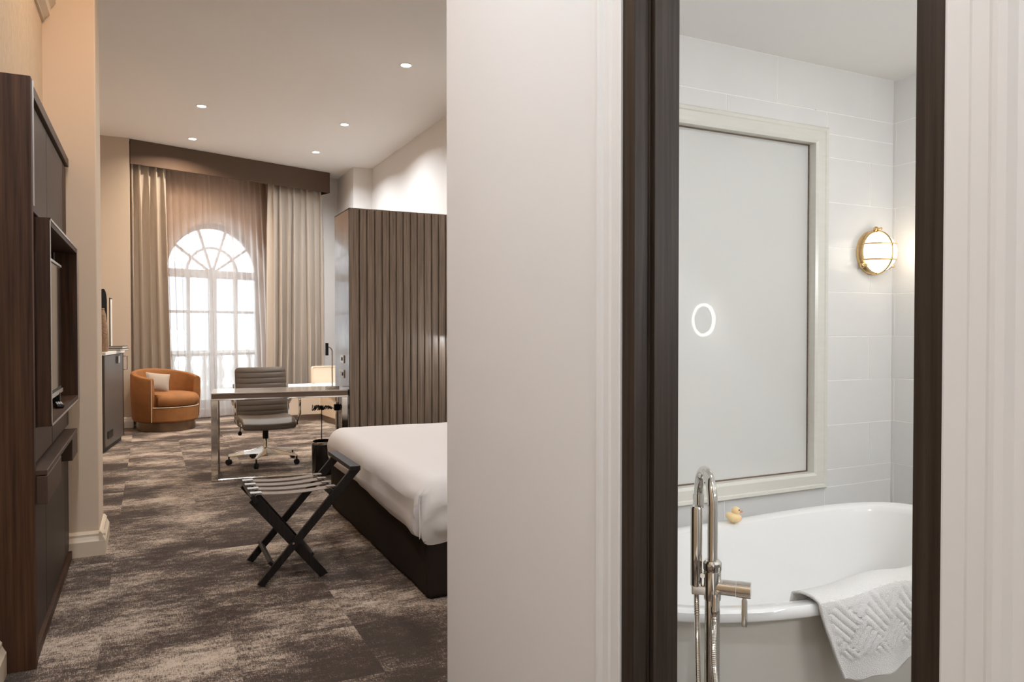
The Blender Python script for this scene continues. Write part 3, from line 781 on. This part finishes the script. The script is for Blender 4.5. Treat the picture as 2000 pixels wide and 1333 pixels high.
# cable bundle under the desk
rr = random.Random(4); pts = []
for k in range(60):
    t = k / 59
    pts.append((1.43 + .17 * t + .018 * math.cos(k * 1.9), 7.33 + .02 * math.sin(k * 1.3), .555 + .030 * math.sin(k * 2.1) * (1 - .4 * t)))
cbt = thing('power_cable', 'tangled black power cable bundle hanging under the right end of the desk', 'cable')
obj('cord', tubeb(pts, .0045, 6), 'black', cbt, smooth=True)
obj('cord', tubeb([(1.51, 7.33, .56), (1.512, 7.335, .45), (1.51, 7.34, .2), (1.50, 7.38, .012)], .0045, 6), 'black', cbt, smooth=True)
obj('plug', softbox(1.590, 1.642, 7.12, 7.17, .54, .60, .008, 3), 'black', cbt, smooth=True)
obj('cord', tubeb([(1.60, 7.33, .56), (1.605, 7.25, .55), (1.60, 7.16, .56)], .0045, 6), 'black', cbt, smooth=True)

# ---------------- office chair
oc = thing('office_chair', 'ribbed grey-brown leather office chair on a chrome five-star base behind the desk', 'chair', (1.03, 7.66, 0), math.radians(0))
def ribbed(w, h, t, ribs, n=12):
    """panel in xz, ribs horizontal, returns grid front/back"""
    bm = bmesh.new(); NX = 16; NZ = ribs * 8; g = {}
    for s in (-1, 1):
        for i in range(NX + 1):
            for j in range(NZ + 1):
                x, z = -1 + 2 * i / NX, j / NZ
                edge = i in (0, NX) or j in (0, NZ)
                if edge and s == 1: g[s, i, j] = g[-1, i, j]; continue
                rib = abs(math.sin(PI * ribs * z)) ** .45
                e = (1 - abs(x) ** 8) ** .5
                cz = min(1, min(z, 1 - z) * 14) ** .5
                # rounded corners
                wx = w / 2
                cr = .045; zz = z * h
                dz = min(zz, h - zz)
                if dz < cr: wx -= cr - math.sqrt(max(cr * cr - (cr - dz) ** 2, 0))
                g[s, i, j] = bm.verts.new((x * wx, s * t / 2 * (.55 + .45 * rib) * e * cz, zz))
        for i in range(NX):
            for j in range(NZ):
                f = [g[s, i, j], g[s, i + 1, j], g[s, i + 1, j + 1], g[s, i, j + 1]]
                try: bm.faces.new(f if s < 0 else f[::-1])
                except ValueError: pass
    return bm
bk = ribbed(.50, .56, .035, 10)
for v in bk.verts:       # lean back, slight curve
    z = v.co.z * .97; v.co.y += .21 + .16 * (z / .56) ** 1.3 - .03 * (1 - (v.co.x / .25) ** 2); v.co.z = z + .385
obj('backrest', bk, 'leather', oc, smooth=True)
st = softbox(-.25, .25, -.31, .22, .395, .455, .028, 12, fn=lambda p, d: Vector((p.x, p.y, p.z - max(0, -.20 - p.y) * .45 + .012 * (p.x / .25) ** 2)))
obj('seat', st, 'leather', oc, smooth=True)
for sx in (-1, 1):
    x = sx * .275
    # side frame following seat and back
    obj('side_frame', barb((sx * .262, -.25, .405), (sx * .262, .22, .405), .035, .014, side=(1, 0, 0)), 'chrome', oc, bevel=.002)
    obj('side_frame', barb((sx * .262, .215, .40), (sx * .262, .335, .76), .028, .014, side=(1, 0, 0)), 'chrome', oc, bevel=.002)
    arm = [(x, -.17, .41), (sx * .30, -.19, .50), (sx * .30, -.185, .62), (sx * .30, -.15, .665), (sx * .30, .10, .665), (sx * .295, .20, .64), (sx * .27, .27, .56)]
    ob = obj('armrest', tubeb(arm, .013, 10), 'chrome', oc, smooth=True)
    obj('arm_pad', softbox(sx * .30 - .022, sx * .30 + .022, -.15, .12, .672, .69, .008, 4), 'black', ob, smooth=True)
obj('seat_plate', boxb(-.12, .12, -.10, .10, .365, .397), 'black', oc, bevel=.004)
obj('gas_lift', latheb([(.001, .24), (.028, .24), (.028, .37), (.001, .37)], 20), 'black', oc, smooth=True)
obj('column', latheb([(.001, .07), (.03, .07), (.034, .10), (.024, .13), (.022, .25), (.001, .25)], 20), 'chrome', oc, smooth=True)
lv = obj('lever', tubeb([(-.10, -.05, .38), (-.24, -.10, .375), (-.25, -.11, .34)], .005, 8), 'black', oc, smooth=True)
obj('knob', latheb([(.001, 0), (.014, .004), (.020, .018), (.016, .034), (.006, .045), (.001, .046)], 16, c=(-.25, -.11, .295)), 'black', lv, smooth=True)
def caster(parent, x, y, a):
    b = bmesh.new()
    for s in (-1, 1):
        c = Vector((x, y, .027)); dx, dy = -math.sin(a) * .012 * s, math.cos(a) * .012 * s
        d = Vector((-math.sin(a), math.cos(a), 0))
        tube(b, [c + d * .004 * s, c + d * .018 * s], .027, 18)
    o = obj('caster', b, 'black', parent)
    obj('caster_stem', tubeb([(x, y, .03), (x, y, .085)], .008, 8), 'black', o)
for k in range(5):
    a = math.radians(-112 + 72 * k)
    r = .345
    lg = bmesh.new(); v = []
    d = Vector((math.cos(a), math.sin(a), 0)); s = Vector((-d.y, d.x, 0))
    for rr_, ww, zz, hh in ((.02, .026, .125, .06), (.20, .020, .110, .035), (r, .013, .090, .022)):
        v.append([lg.verts.new(d * rr_ + s * q * ww + Vector((0, 0, zz + e * hh / 2))) for q, e in ((-1, -1), (1, -1), (.6, 1), (-.6, 1))])
    for p_, q_ in zip(v, v[1:]):
        for i in range(4): lg.faces.new((p_[i], p_[(i + 1) % 4], q_[(i + 1) % 4], q_[i]))
    lg.faces.new(v[0]); lg.faces.new(v[-1][::-1]); bmesh.ops.recalc_face_normals(lg, faces=lg.faces)
    L_ = obj('star_leg', lg, 'chrome', oc, bevel=.003)
    caster(L_, (r - .005) * d.x, (r - .005) * d.y, a + .6 * k)

# ---------------- slatted partition
pt = thing('slatted_partition', 'tall dark timber partition with vertical slats standing behind the bed', 'partition', (1.645, 6.75, 0))
obj('core', boxb(.004, 1.552, .02, .58, 0, 2.415), 'slat', pt)
obj('side_panel', boxb(0, .006, .0, .585, 0, 2.42), 'boxside', pt)
obj('top_cap', boxb(0, 1.552, .0, .585, 2.412, 2.424), 'slat', pt, bevel=.001)
xs_ = [0.0, .093]
rs = random.Random(9)
while xs_[-1] < 1.49: xs_.append(xs_[-1] + rs.choice((.066, .070, .073)))
xs_[-1] = 1.552
sl = None
for i, (a, b) in enumerate(zip(xs_, xs_[1:])):
    p_ = [(a + .003, .02), (a + .003, -.003), (a + .007, -.009), (a + .014, -.009), (b - .012, -.003), (b - .001, .002), (b - .001, .02)]
    if i == 0: p_ = [(a, .02), (a, -.004), (b - .010, -.004), (b - .001, .008), (b - .001, .02)]
    obj('slat', polyb(p_, 0, 2.413), 'slat', pt)
def plate(parent, y0, y1, z0, z1, n):
    p = obj('socket_plate', boxb(-.009, 0, y0, y1, z0, z1), 'steel', parent, bevel=.002)
    for k in range(n):
        yy = y0 + (y1 - y0) * (k + .5) / n
        obj('rocker', boxb(-.013, -.008, yy - .014, yy + .014, z0 + .022, z1 - .022), 'black' if k == 0 else 'white_pl', p)
plate(pt, .20, .33, 1.0, 1.075, 1); plate(pt, .20, .38, .86, .935, 2)
rw2 = thing('bedside_wall_lamp', 'small reading lamp fixed to the slatted partition behind the bed', 'lamp', (2.70, 6.74, 1.28))
obj('wall_plate', boxb(-.03, .03, -.02, 0, -.05, .05), 'steel', rw2, bevel=.003)
obj('arm', tubeb([(0, -.02, 0), (0, -.12, .02), (0, -.20, .0)], .006, 8), 'steel', rw2, smooth=True)
obj('lamp_shade', latheb([(.012, .04), (.02, .04), (.045, -.05), (.042, -.05), (.012, .035)], 20, c=(0, -.20, 0)), 'black', rw2, smooth=True)
obj('bulb', latheb([(.001, -.03), (.018, -.02), (.018, .01), (.001, .02)], 14, c=(0, -.20, 0)), 'opal', rw2, smooth=True)
rl = bpy.data.lights.new('reading_bulb', 'POINT'); rl.energy = 6; rl.color = NEUT; rl.shadow_soft_size = .02
o = bpy.data.objects.new('reading_bulb', rl); COL.objects.link(o); o.location = (2.70, 6.50, 1.235)

# ---------------- bench sofa in the window corner
bs = thing('corner_bench', 'cream upholstered corner bench with white seat pads beneath the right drape', 'bench')
LB = [(1.60, 10.98), (2.24, 10.98), (2.30, 10.2), (3.17, 10.2), (3.17, 11.6), (2.88, 11.6), (2.6, 11.62), (1.60, 11.50)]
def inset(pts, d):
    cx = sum(p[0] for p in pts) / len(pts); cy = sum(p[1] for p in pts) / len(pts)
    return [(p[0] + (cx - p[0]) * d, p[1] + (cy - p[1]) * d) for p in pts]
obj('plinth', polyb(inset(LB, .02), 0, .075), 'deskedge', bs)
obj('base', polyb(LB, .075, .40), 'sofa', bs, bevel=.01)
obj('seat_pad', softbox(1.60, 2.235, 10.975, 11.45, .40, .50, .03, 6), 'sofaseat', bs, smooth=True)
obj('seat_pad', softbox(2.24, 3.16, 10.2, 11.45, .40, .50, .03, 6), 'sofaseat', bs, smooth=True)
bp2 = obj('back_panel', softbox(2.215, 2.88, 11.46, 11.58, .42, .75, .035, 6), 'sofa', bs, smooth=True)
obj('piping', tubeb([(2.222, 11.465, .45), (2.222, 11.465, .715), (2.235, 11.462, .738), (2.26, 11.46, .75), (2.87, 11.46, .75)], .008, 6), 'piping', bp2, smooth=True)

# ---------------- waste bin
bn = thing('waste_bin', 'dark cylindrical waste bin with a chrome rim beside the far corner of the bed', 'bin', (1.425, 6.84, 0))
obj('body', latheb([(.001, 0), (.10, 0), (.102, .004), (.105, .30), (.101, .30), (.098, .01), (.001, .01)], 36), 'black_g', bn, smooth=True)
obj('rim', latheb([(.1055, .275), (.108, .28), (.108, .298), (.104, .303), (.099, .30), (.099, .275)], 36), 'nickel', bn, smooth=True)

# ---------------- bed
bd = thing('double_bed', 'large bed made up with smooth white linen on a dark brown divan base', 'bed')
bb = softbox(1.21, 3.16, 3.41, 5.56, .0, .34, .03, 8, fn=lambda p, d: Vector((p.x + .004 * math.sin(p.y * 9), p.y, p.z)))
obj('divan_base', bb, 'bedbase', bd, smooth=True)
for (x, y) in ((1.28, 3.5), (1.28, 5.5), (3.05, 3.5), (3.05, 5.5)): obj('glide', boxb(x - .03, x + .03, y - .03, y + .03, 0, .025), 'black', bd)
def linen(p, d):
    q = p.copy()
    n1 = noise.noise(Vector((p.x * 2.2, p.y * 2.2, p.z * 3)))
    q.z += .012 * n1 if d.z > 0 else 0
    # sag and tuck along the foot side
    if d.z < .2:
        q += Vector((d.x, d.y, 0)) * (.010 * noise.noise(Vector((p.x * 6, p.y * 6, p.z * 9))))
        if p.z < .40:
            q.z += .022 * math.sin(p.y * 2.7 + .6) + .012 * noise.noise(Vector((p.x * 3, p.y * 3, 0)))
    # gathered tuck near the front corner
    cr = math.exp(-((p.y - 3.44) ** 2 + (p.x - 1.22) ** 2) / .035)
    if cr > .02 and d.z < .6:
        q += Vector((-.010, -.006, -.014)) * cr * (1 + 1.0 * math.sin(p.y * 95 + p.z * 30))
    return q
obj('duvet', softbox(1.16, 3.15, 3.355, 5.52, .285, .60, .115, 26, fn=linen), 'sheet', bd, smooth=True)
cr = [(1.162, 3.455, .50), (1.152, 3.425, .42), (1.157, 3.400, .34), (1.185, 3.385, .285)]
obj('corner_fold', tubeb([(1.185, 3.395, .545)] + [(1.163 + .0 * k, 3.395 + .004 * math.sin(k), .52 - .03 * k) for k in range(8)], .007, 8, radii=[.001] + [.004] * 7 + [.002]), 'sheet', bd, smooth=True)
obj('headboard', softbox(3.16, 3.195, 3.35, 5.70, .0, 1.15, .012, 6), 'sofa', bd, smooth=True)

# ---------------- luggage rack
lr = thing('luggage_rack', 'folding black wooden luggage rack with brown webbing straps in front of the bed', 'luggage rack', (0, 3.97, 0))
for y in (0, .45):
    yo = y + (.028 if y == 0 else -.028)
    lg = obj('leg', barb((.505, y, .0), (1.005, y, .575), .045, .022), 'blackwood', lr, bevel=.002)
    obj('leg', barb((.475, yo, .452), (.832, yo, .0), .055, .022), 'blackwood', lr, bevel=.002)
    obj('pivot_bolt', tubeb([(.668, -.016 if y == 0 else .466, .206), (.668, -.012 if y == 0 else .462, .206)], .006, 10), 'steel', lr)
for o in [c for c in lr.children if c.name.startswith('leg')]:
    # feet cut flat on the floor
    for v in o.data.vertices:
        if v.co.z < .0: 
            v.co.z = 0.0
obj('top_handle', barb((.985, -.05, .578), (.985, .50, .578), .055, .024, side=(0, 0, 1)), 'blackwood', lr, bevel=.003)
obj('stretcher', barb((.565, .01, .10), (.565, .44, .10), .045, .016, side=(1, 0, .9)), 'blackwood', lr, bevel=.002)
obj('stretcher', barb((.765, .03, .115), (.765, .42, .115), .040, .016, side=(1, 0, -.9)), 'blackwood', lr, bevel=.002)
obj('strap_rail', barb((.475, -.02, .455), (.475, .47, .455), .042, .024, side=(.8, 0, .5)), 'blackwood', lr, bevel=.002)
obj('strap_rail', barb((.875, .0, .453), (.875, .45, .453), .042, .024, side=(.8, 0, -.5)), 'blackwood', lr, bevel=.002)
for k in range(4):
    y = .03 + .118 * k
    b = bmesh.new(); n = 14; v = []
    for i in range(n + 1):
        t = i / n; x = .462 + (.892 - .462) * t; z = .481 - .014 * math.sin(PI * t)
        if i == 0: z -= .028
        if i == n: z -= .028
        v.append([b.verts.new((x, y - .034, z)), b.verts.new((x, y + .034, z)), b.verts.new((x, y + .034, z - .003)), b.verts.new((x, y - .034, z - .003))])
    for p_, q_ in zip(v, v[1:]):
        for i in range(4): b.faces.new((p_[i], p_[(i + 1) % 4], q_[(i + 1) % 4], q_[i]))
    b.faces.new(v[0]); b.faces.new(v[-1][::-1]); bmesh.ops.recalc_face_normals(b, faces=b.faces)
    s_ = obj('strap', b, 'strap', lr)
    obj('strap_band', boxb(.460, .515, y - .026, y + .012, .4795, .4835), 'strapend', s_)
    obj('strap_band', boxb(.845, .892, y - .026, y + .012, .4795, .4835), 'strap', s_)

# ================================================================== BATHROOM THINGS
# ---------------- bathtub
tb = thing('bathtub', 'freestanding white oval bathtub with a flat rolled lip under the frosted window', 'bathtub', (1.90, 1.845, 0))
def oval(r, z, n=72, lift=0.0, e=2.35, ax=.78, ay=.41):
    out = []
    for k in range(n):
        a = 2 * PI * k / n; c, s = math.cos(a), math.sin(a)
        x = (abs(c) ** (2 / e)) * (1 if c >= 0 else -1) * (ax + r); y = (abs(s) ** (2 / e)) * (1 if s >= 0 else -1) * (ay + r)
        zz = z + lift * (.070 * max(0, x / ax) ** 2 + .008 * max(0, -x / ax) ** 2)
        zz = z * .962 + (zz - z); out.append((x, y, zz))
    return out
def loft(secs, cap0=False, cap1=False):
    b = bmesh.new(); R_ = [[b.verts.new(p) for p in s] for s in secs]; n = len(R_[0])
    for p_, q_ in zip(R_, R_[1:]):
        for i in range(n): b.faces.new((p_[i], p_[(i + 1) % n], q_[(i + 1) % n], q_[i]))
    if cap0: b.faces.new(R_[0][::-1])
    if cap1: b.faces.new(R_[-1])
    bmesh.ops.recalc_face_normals(b, faces=b.faces); return b
obj('lip', loft([oval(-.046, .556, lift=1), oval(-.004, .556, lift=1), oval(.000, .562, lift=1), oval(.0, .582, lift=1), oval(-.006, .590, lift=1), oval(-.040, .590, lift=1), oval(-.052, .582, lift=1), oval(-.058, .560, lift=1)]), 'ceramic', tb, smooth=True)
obj('inside', loft([oval(-.052, .580, lift=1), oval(-.060, .555, lift=1), oval(-.075, .48, lift=.8), oval(-.10, .36, lift=.5), oval(-.13, .24, lift=.2), oval(-.165, .165), oval(-.22, .135), oval(-.32, .125), oval(-.38, .122)], cap1=True), 'ceramic', tb, smooth=True)
obj('outside', loft([oval(-.16, .0), oval(-.155, .02), oval(-.135, .10), oval(-.105, .25, lift=.2), oval(-.075, .40, lift=.5), oval(-.052, .50, lift=.9), oval(-.040, .558, lift=1)], cap0=True), 'ceramic_shaded', tb, smooth=True)
obj('drain', latheb([(.001, .127), (.03, .127), (.034, .124), (.034, .120)], 24, c=(0, 0, 0)), 'chrome', tb, smooth=True)

# ---------------- floor standing filler
va = math.radians(90 - 41.2)
ff = thing('tub_filler', 'chrome floor-standing bath tap with arched spout and hand shower beside the tub', 'tap', (1.158, 1.326, 0), va - PI / 2)
# local x = to the right in the photograph, local y = away from the viewer
obj('floor_flange', latheb([(.001, 0), (.05, 0), (.05, .008), (.03, .014), (.001, .014)], 28), 'chrome', ff, smooth=True)
obj('column', latheb([(.001, .01), (.017, .01), (.017, .735), (.001, .735)], 28), 'nickel', ff, smooth=True)
sp = [(0, 0, .735), (0, 0, .912)]
dx, dy = -.034, .135; Rr = .0695
for k in range(1, 19):
    a = PI * k / 18; t = (1 - math.cos(a)) / 2
    sp.append((dx * t, dy * t, .912 + Rr * math.sin(a)))
sp.append((dx, dy, .885))
obj('spout', tubeb(sp, .0115, 20), 'nickel', ff, smooth=True)
obj('spout_nozzle', tubeb([(dx, dy, .912), (dx, dy, .878)], .0135, 20), 'nickel', ff, smooth=True)
obj('spout_collar', latheb([(.001, .765), (.019, .765), (.021, .770), (.021, .785), (.017, .790), (.001, .790)], 24), 'nickel', ff, smooth=True)
bdy = obj('valve_body', latheb([(.001, .700), (.019, .700), (.0195, .705), (.0195, .765), (.001, .766)], 24), 'nickel', ff, smooth=True)
obj('valve_body', tubeb([(0, 0, .730), (.052, -.006, .730)], .0172, 28), 'nickel', ff, smooth=True)
obj('mixer_cap', tubeb([(.053, -.006, .730), (.084, -.010, .730)], .0182, 28), 'nickel', ff, smooth=True)
obj('mixer_lever', tubeb([(.070, -.008, .714), (.070, -.009, .712), (.070, -.009, .706), (.070, -.009, .648)], .0045, 12, radii=[.004, .004, .0068, .0068]), 'nickel', ff, smooth=True)
obj('bracket', boxb(-.046, -.010, -.012, .008, .710, .732), 'nickel', ff, bevel=.003)
obj('bracket_knob', tubeb([(-.022, -.01, .755), (-.022, .014, .755)], .006, 12), 'nickel', ff, smooth=True)
obj('hand_shower', latheb([(.001, .724), (.010, .724), (.0135, .730), (.0135, .908), (.011, .912), (.001, .912)], 24, c=(-.036, 0, 0)), 'nickel', ff, smooth=True)
def hose(name, path, r=.0068, pitch=.0035):
    # resample the path, ribbed radius
    P = [Vector(p) for p in path]; out = []
    def cat(p0, p1, p2, p3, t): return .5 * ((2 * p1) + (-p0 + p2) * t + (2 * p0 - 5 * p1 + 4 * p2 - p3) * t * t + (-p0 + 3 * p1 - 3 * p2 + p3) * t ** 3)
    for i in range(len(P) - 1):
        p0, p1, p2, p3 = P[max(i - 1, 0)], P[i], P[i + 1], P[min(i + 2, len(P) - 1)]
        n = max(2, int((p2 - p1).length / (pitch / 2)))
        for k in range(n): out.append(cat(p0, p1, p2, p3, k / n))
    out.append(P[-1])
    return obj(name, tubeb(out, r, 12, radii=[r * (1 if k % 2 else .80) for k in range(len(out))]), 'nickel', ff, smooth=True)
hose('shower_hose', [(-.036, 0, .724), (-.034, -.002, .66), (-.030, -.004, .50), (-.020, -.02, .30), (.01, -.045, .17), (.03, -.05, .22), (.022, -.045, .40), (.004, -.032, .56), (.004, -.024, .66), (.006, -.022, .70)])
obj('hose_nut', latheb([(.001, .672), (.009, .672), (.011, .676), (.011, .690), (.009, .694), (.009, .72), (.001, .72)], 18, c=(.006, -.022, 0)), 'nickel', ff, smooth=True)

# ---------------- rubber duck
dkk = thing('rubber_duck', 'small yellow rubber duck sitting on the far rim of the bathtub', 'duck', (2.03, 2.205, .571), math.radians(-32))
def ell(c, r, n=16, fn=None):
    b = bmesh.new(); bmesh.ops.create_uvsphere(b, u_segments=n, v_segments=n // 2 + 2, radius=1)
    for v in b.verts:
        p = Vector((v.co.x * r[0], v.co.y * r[1], v.co.z * r[2]))
        if fn: p = fn(p)
        v.co = p + Vector(c)
    return b
obj('body', ell((0, 0, .018), (.031, .022, .020), 24, lambda p: Vector((p.x, p.y, max(p.z, -.017) + (.012 * max(0, -p.x / .031) ** 2)))), 'duck', dkk, smooth=True)
hd = obj('head', ell((.008, 0, .046), (.0165, .0155, .0155), 20), 'duck', dkk, smooth=True)
obj('beak', ell((.026, 0, .043), (.009, .008, .0035), 14), 'beak', dkk, smooth=True)
for s in (-1, 1):
    obj('eye', ell((.018, s * .010, .050), (.003, .003, .0038), 10), 'black', hd, smooth=True)
    obj('wing', ell((-.006, s * .020, .022), (.016, .004, .010), 14), 'duck', dkk, smooth=True)

# ---------------- towel over the near rim
def towel():
    b = bmesh.new(); NU, NV = 70, 96; g = []
    prof = []
    # path across the rim: inside the tub -> over -> outside down; (y, z) relative to tub outer edge y=0, rim top z=rt
    def path(t, rt):
        # t 0..1
        L0, L1 = .12, .075
        if t < .30: f = t / .30; return (.078 + .030 * (1 - f), rt - .13 * (1 - f) - .004)
        if t < .46:
            f = (t - .30) / .16; a = PI * f
            return (.036 + .042 * math.cos(a) if False else .078 - .088 * f, rt + .012 * math.sin(a) ** .7)
        f = (t - .46) / .54
        return (-.010 - .010 * math.sin(min(1, f * 3) * PI / 2) + .012 * f, rt - .235 * f - .002)
    for j in range(NV + 1):
        t = j / NV; row = []
        f = max(0, (t - .46) / .54)
        for i in range(NU + 1):
            u = i / NU
            x = 1.625 + .10 * f ** 1.3 * (1 - u) + (.50 - .02 * f) * u
            # rim height / plan at this x
            xr = min(max((x - 1.90) / .78, -.98), .98)
            yr = 1.845 - .41 * (1 - abs(xr) ** 2.35) ** (1 / 2.35)
            rt = .572 + .070 * max(0, xr) ** 2
            y, z = path(t, rt)
            if f > 0: z += f * (.055 * u ** 1.2) + f * .02 * math.sin(u * 7 + 1) - .020 * f * math.exp(-((u - .14) / .10) ** 2)
            dep = .010 * math.sin(u * 11 + .8) * f + .004 * noise.noise(Vector((x * 9, t * 6, 0)))
            # bulge on the top at the right part
            hump = .020 * math.exp(-((u - .55) / .28) ** 2) if t < .5 else .020 * math.exp(-((u - .55) / .28) ** 2) * max(0, 1 - f * 5)
            z += hump * min(1, t * 4)
            # woven relief: blocks of diagonal ribs
            A, B = u * .50, t * .44
            if .44 < t < .86 and u > .05:
                p = (A + B) / .13; q = (A - B) / .13
                blk = (math.floor(p) + math.floor(q)) % 2
                s_ = (p if blk else q) * 4.0
                rib = abs(math.sin(PI * s_)) ** .6
                dep -= .0085 * (rib - .5) * min(1, (t - .44) * 18) * min(1, (.86 - t) * 18)
            row.append(b.verts.new((x, yr + y - abs(dep) * 0 + dep, z)))
        g.append(row)
    for p_, q_ in zip(g, g[1:]):
        for i in range(NU): b.faces.new((p_[i], q_[i], q_[i + 1], p_[i + 1]))
    return b
tw = thing('hand_towel', 'white terry towel with woven diagonal rib pattern draped over the tub edge', 'towel')
o = obj('cloth', towel(), 'towel', tw, smooth=True)
md = o.modifiers.new('pile', 'SOLIDIFY'); md.thickness = .007; md.offset = 1

# ---------------- brass bulkhead lamp
bl = thing('bulkhead_wall_lamp', 'lit round brass bulkhead lamp with a wire cage on the bathroom tiles', 'lamp', (2.972, BY, 1.667))
obj('backplate', latheb([(.001, 0), (.098, 0), (.100, -.004), (.098, -.014), (.094, -.018), (.001, -.018)], 44, axis='Y'), 'brass', bl, smooth=True)
obj('rim', latheb([(.092, -.018), (.098, -.020), (.102, -.026), (.099, -.033), (.092, -.036), (.088, -.030)], 44, axis='Y'), 'brass', bl, smooth=True)
obj('glass_dome', latheb([(.090, -.020), (.090, -.036), (.084, -.062), (.067, -.085), (.040, -.098), (.001, -.104)], 40, axis='Y'), 'opal', bl, smooth=True)
cage = []
for x0 in (0.0,):
    obj('cage_bar', tubeb([(x0, -.030 - .084 * math.cos(t), .096 * math.sin(t)) for t in [(-PI / 2) + PI * k / 18 for k in range(19)]], .0042, 8), 'brass', bl, smooth=True)
for z in (-.035, .035):
    rz = math.sqrt(.096 ** 2 - z * z); dz_ = .084 * rz / .096
    obj('cage_bar', tubeb([(rz * math.sin(t), -.030 - dz_ * math.cos(t), z) for t in [(-PI / 2) + PI * k / 18 for k in range(19)]], .0038, 8), 'brass', bl, smooth=True)
for a in (90, 215, 325):
    a = math.radians(a)
    c = Vector((.106 * math.cos(a), -.026, .106 * math.sin(a)))
    lug = obj('lug', ell(c, (.013, .012, .013), 12), 'brass', bl, smooth=True)
    obj('thumb_screw', tubeb([c + Vector((0, -.006, 0)), c + Vector((0, -.030, 0))], .006, 10), 'brass', lug, smooth=True)
bll = bpy.data.lights.new('bulkhead_bulb', 'POINT'); bll.energy = .6; bll.color = (1, .86, .66); bll.shadow_soft_size = .08
o = bpy.data.objects.new('bulkhead_bulb', bll); COL.objects.link(o); o.location = (2.972, BY - .14, 1.667)

# ---------------- lit magnifying mirror (seen only as a ring mirrored in the frosted pane)
mm_ = thing('shaving_mirror', 'round magnifying mirror with a lit ring, seen reflected in the frosted window', 'mirror', (BX, 1.17, 1.376))
obj('wall_plate', latheb([(.001, 0), (.035, 0), (.035, -.012), (.001, -.012)], 20, axis='X'), 'chrome', mm_, smooth=True)
obj('arm', tubeb([(-.01, 0, 0), (-.05, 0, 0)], .008, 10), 'chrome', mm_, smooth=True)
obj('mirror_glass', latheb([(.001, -.052), (.085, -.052), (.085, -.060), (.001, -.060)], 36, axis='X'), 'mirror', mm_, smooth=True)
obj('light_ring', latheb([(.086, -.050), (.102, -.050), (.102, -.064), (.086, -.064), (.086, -.050)], 40, axis='X'), 'ring', mm_, smooth=True)

vl = thing('bathroom_fill_light', 'slim linear fill light added out of view on the near bathroom wall', 'lamp', (2.1, -.70, 1.75))  # added fixture body for the unseen bathroom fill
obj('housing', boxb(-.47, .47, 0, .06, -.05, .05), 'chrome', vl, bevel=.004)
obj('diffuser', boxb(-.45, .45, .06, .07, -.04, .04), 'opal', vl)
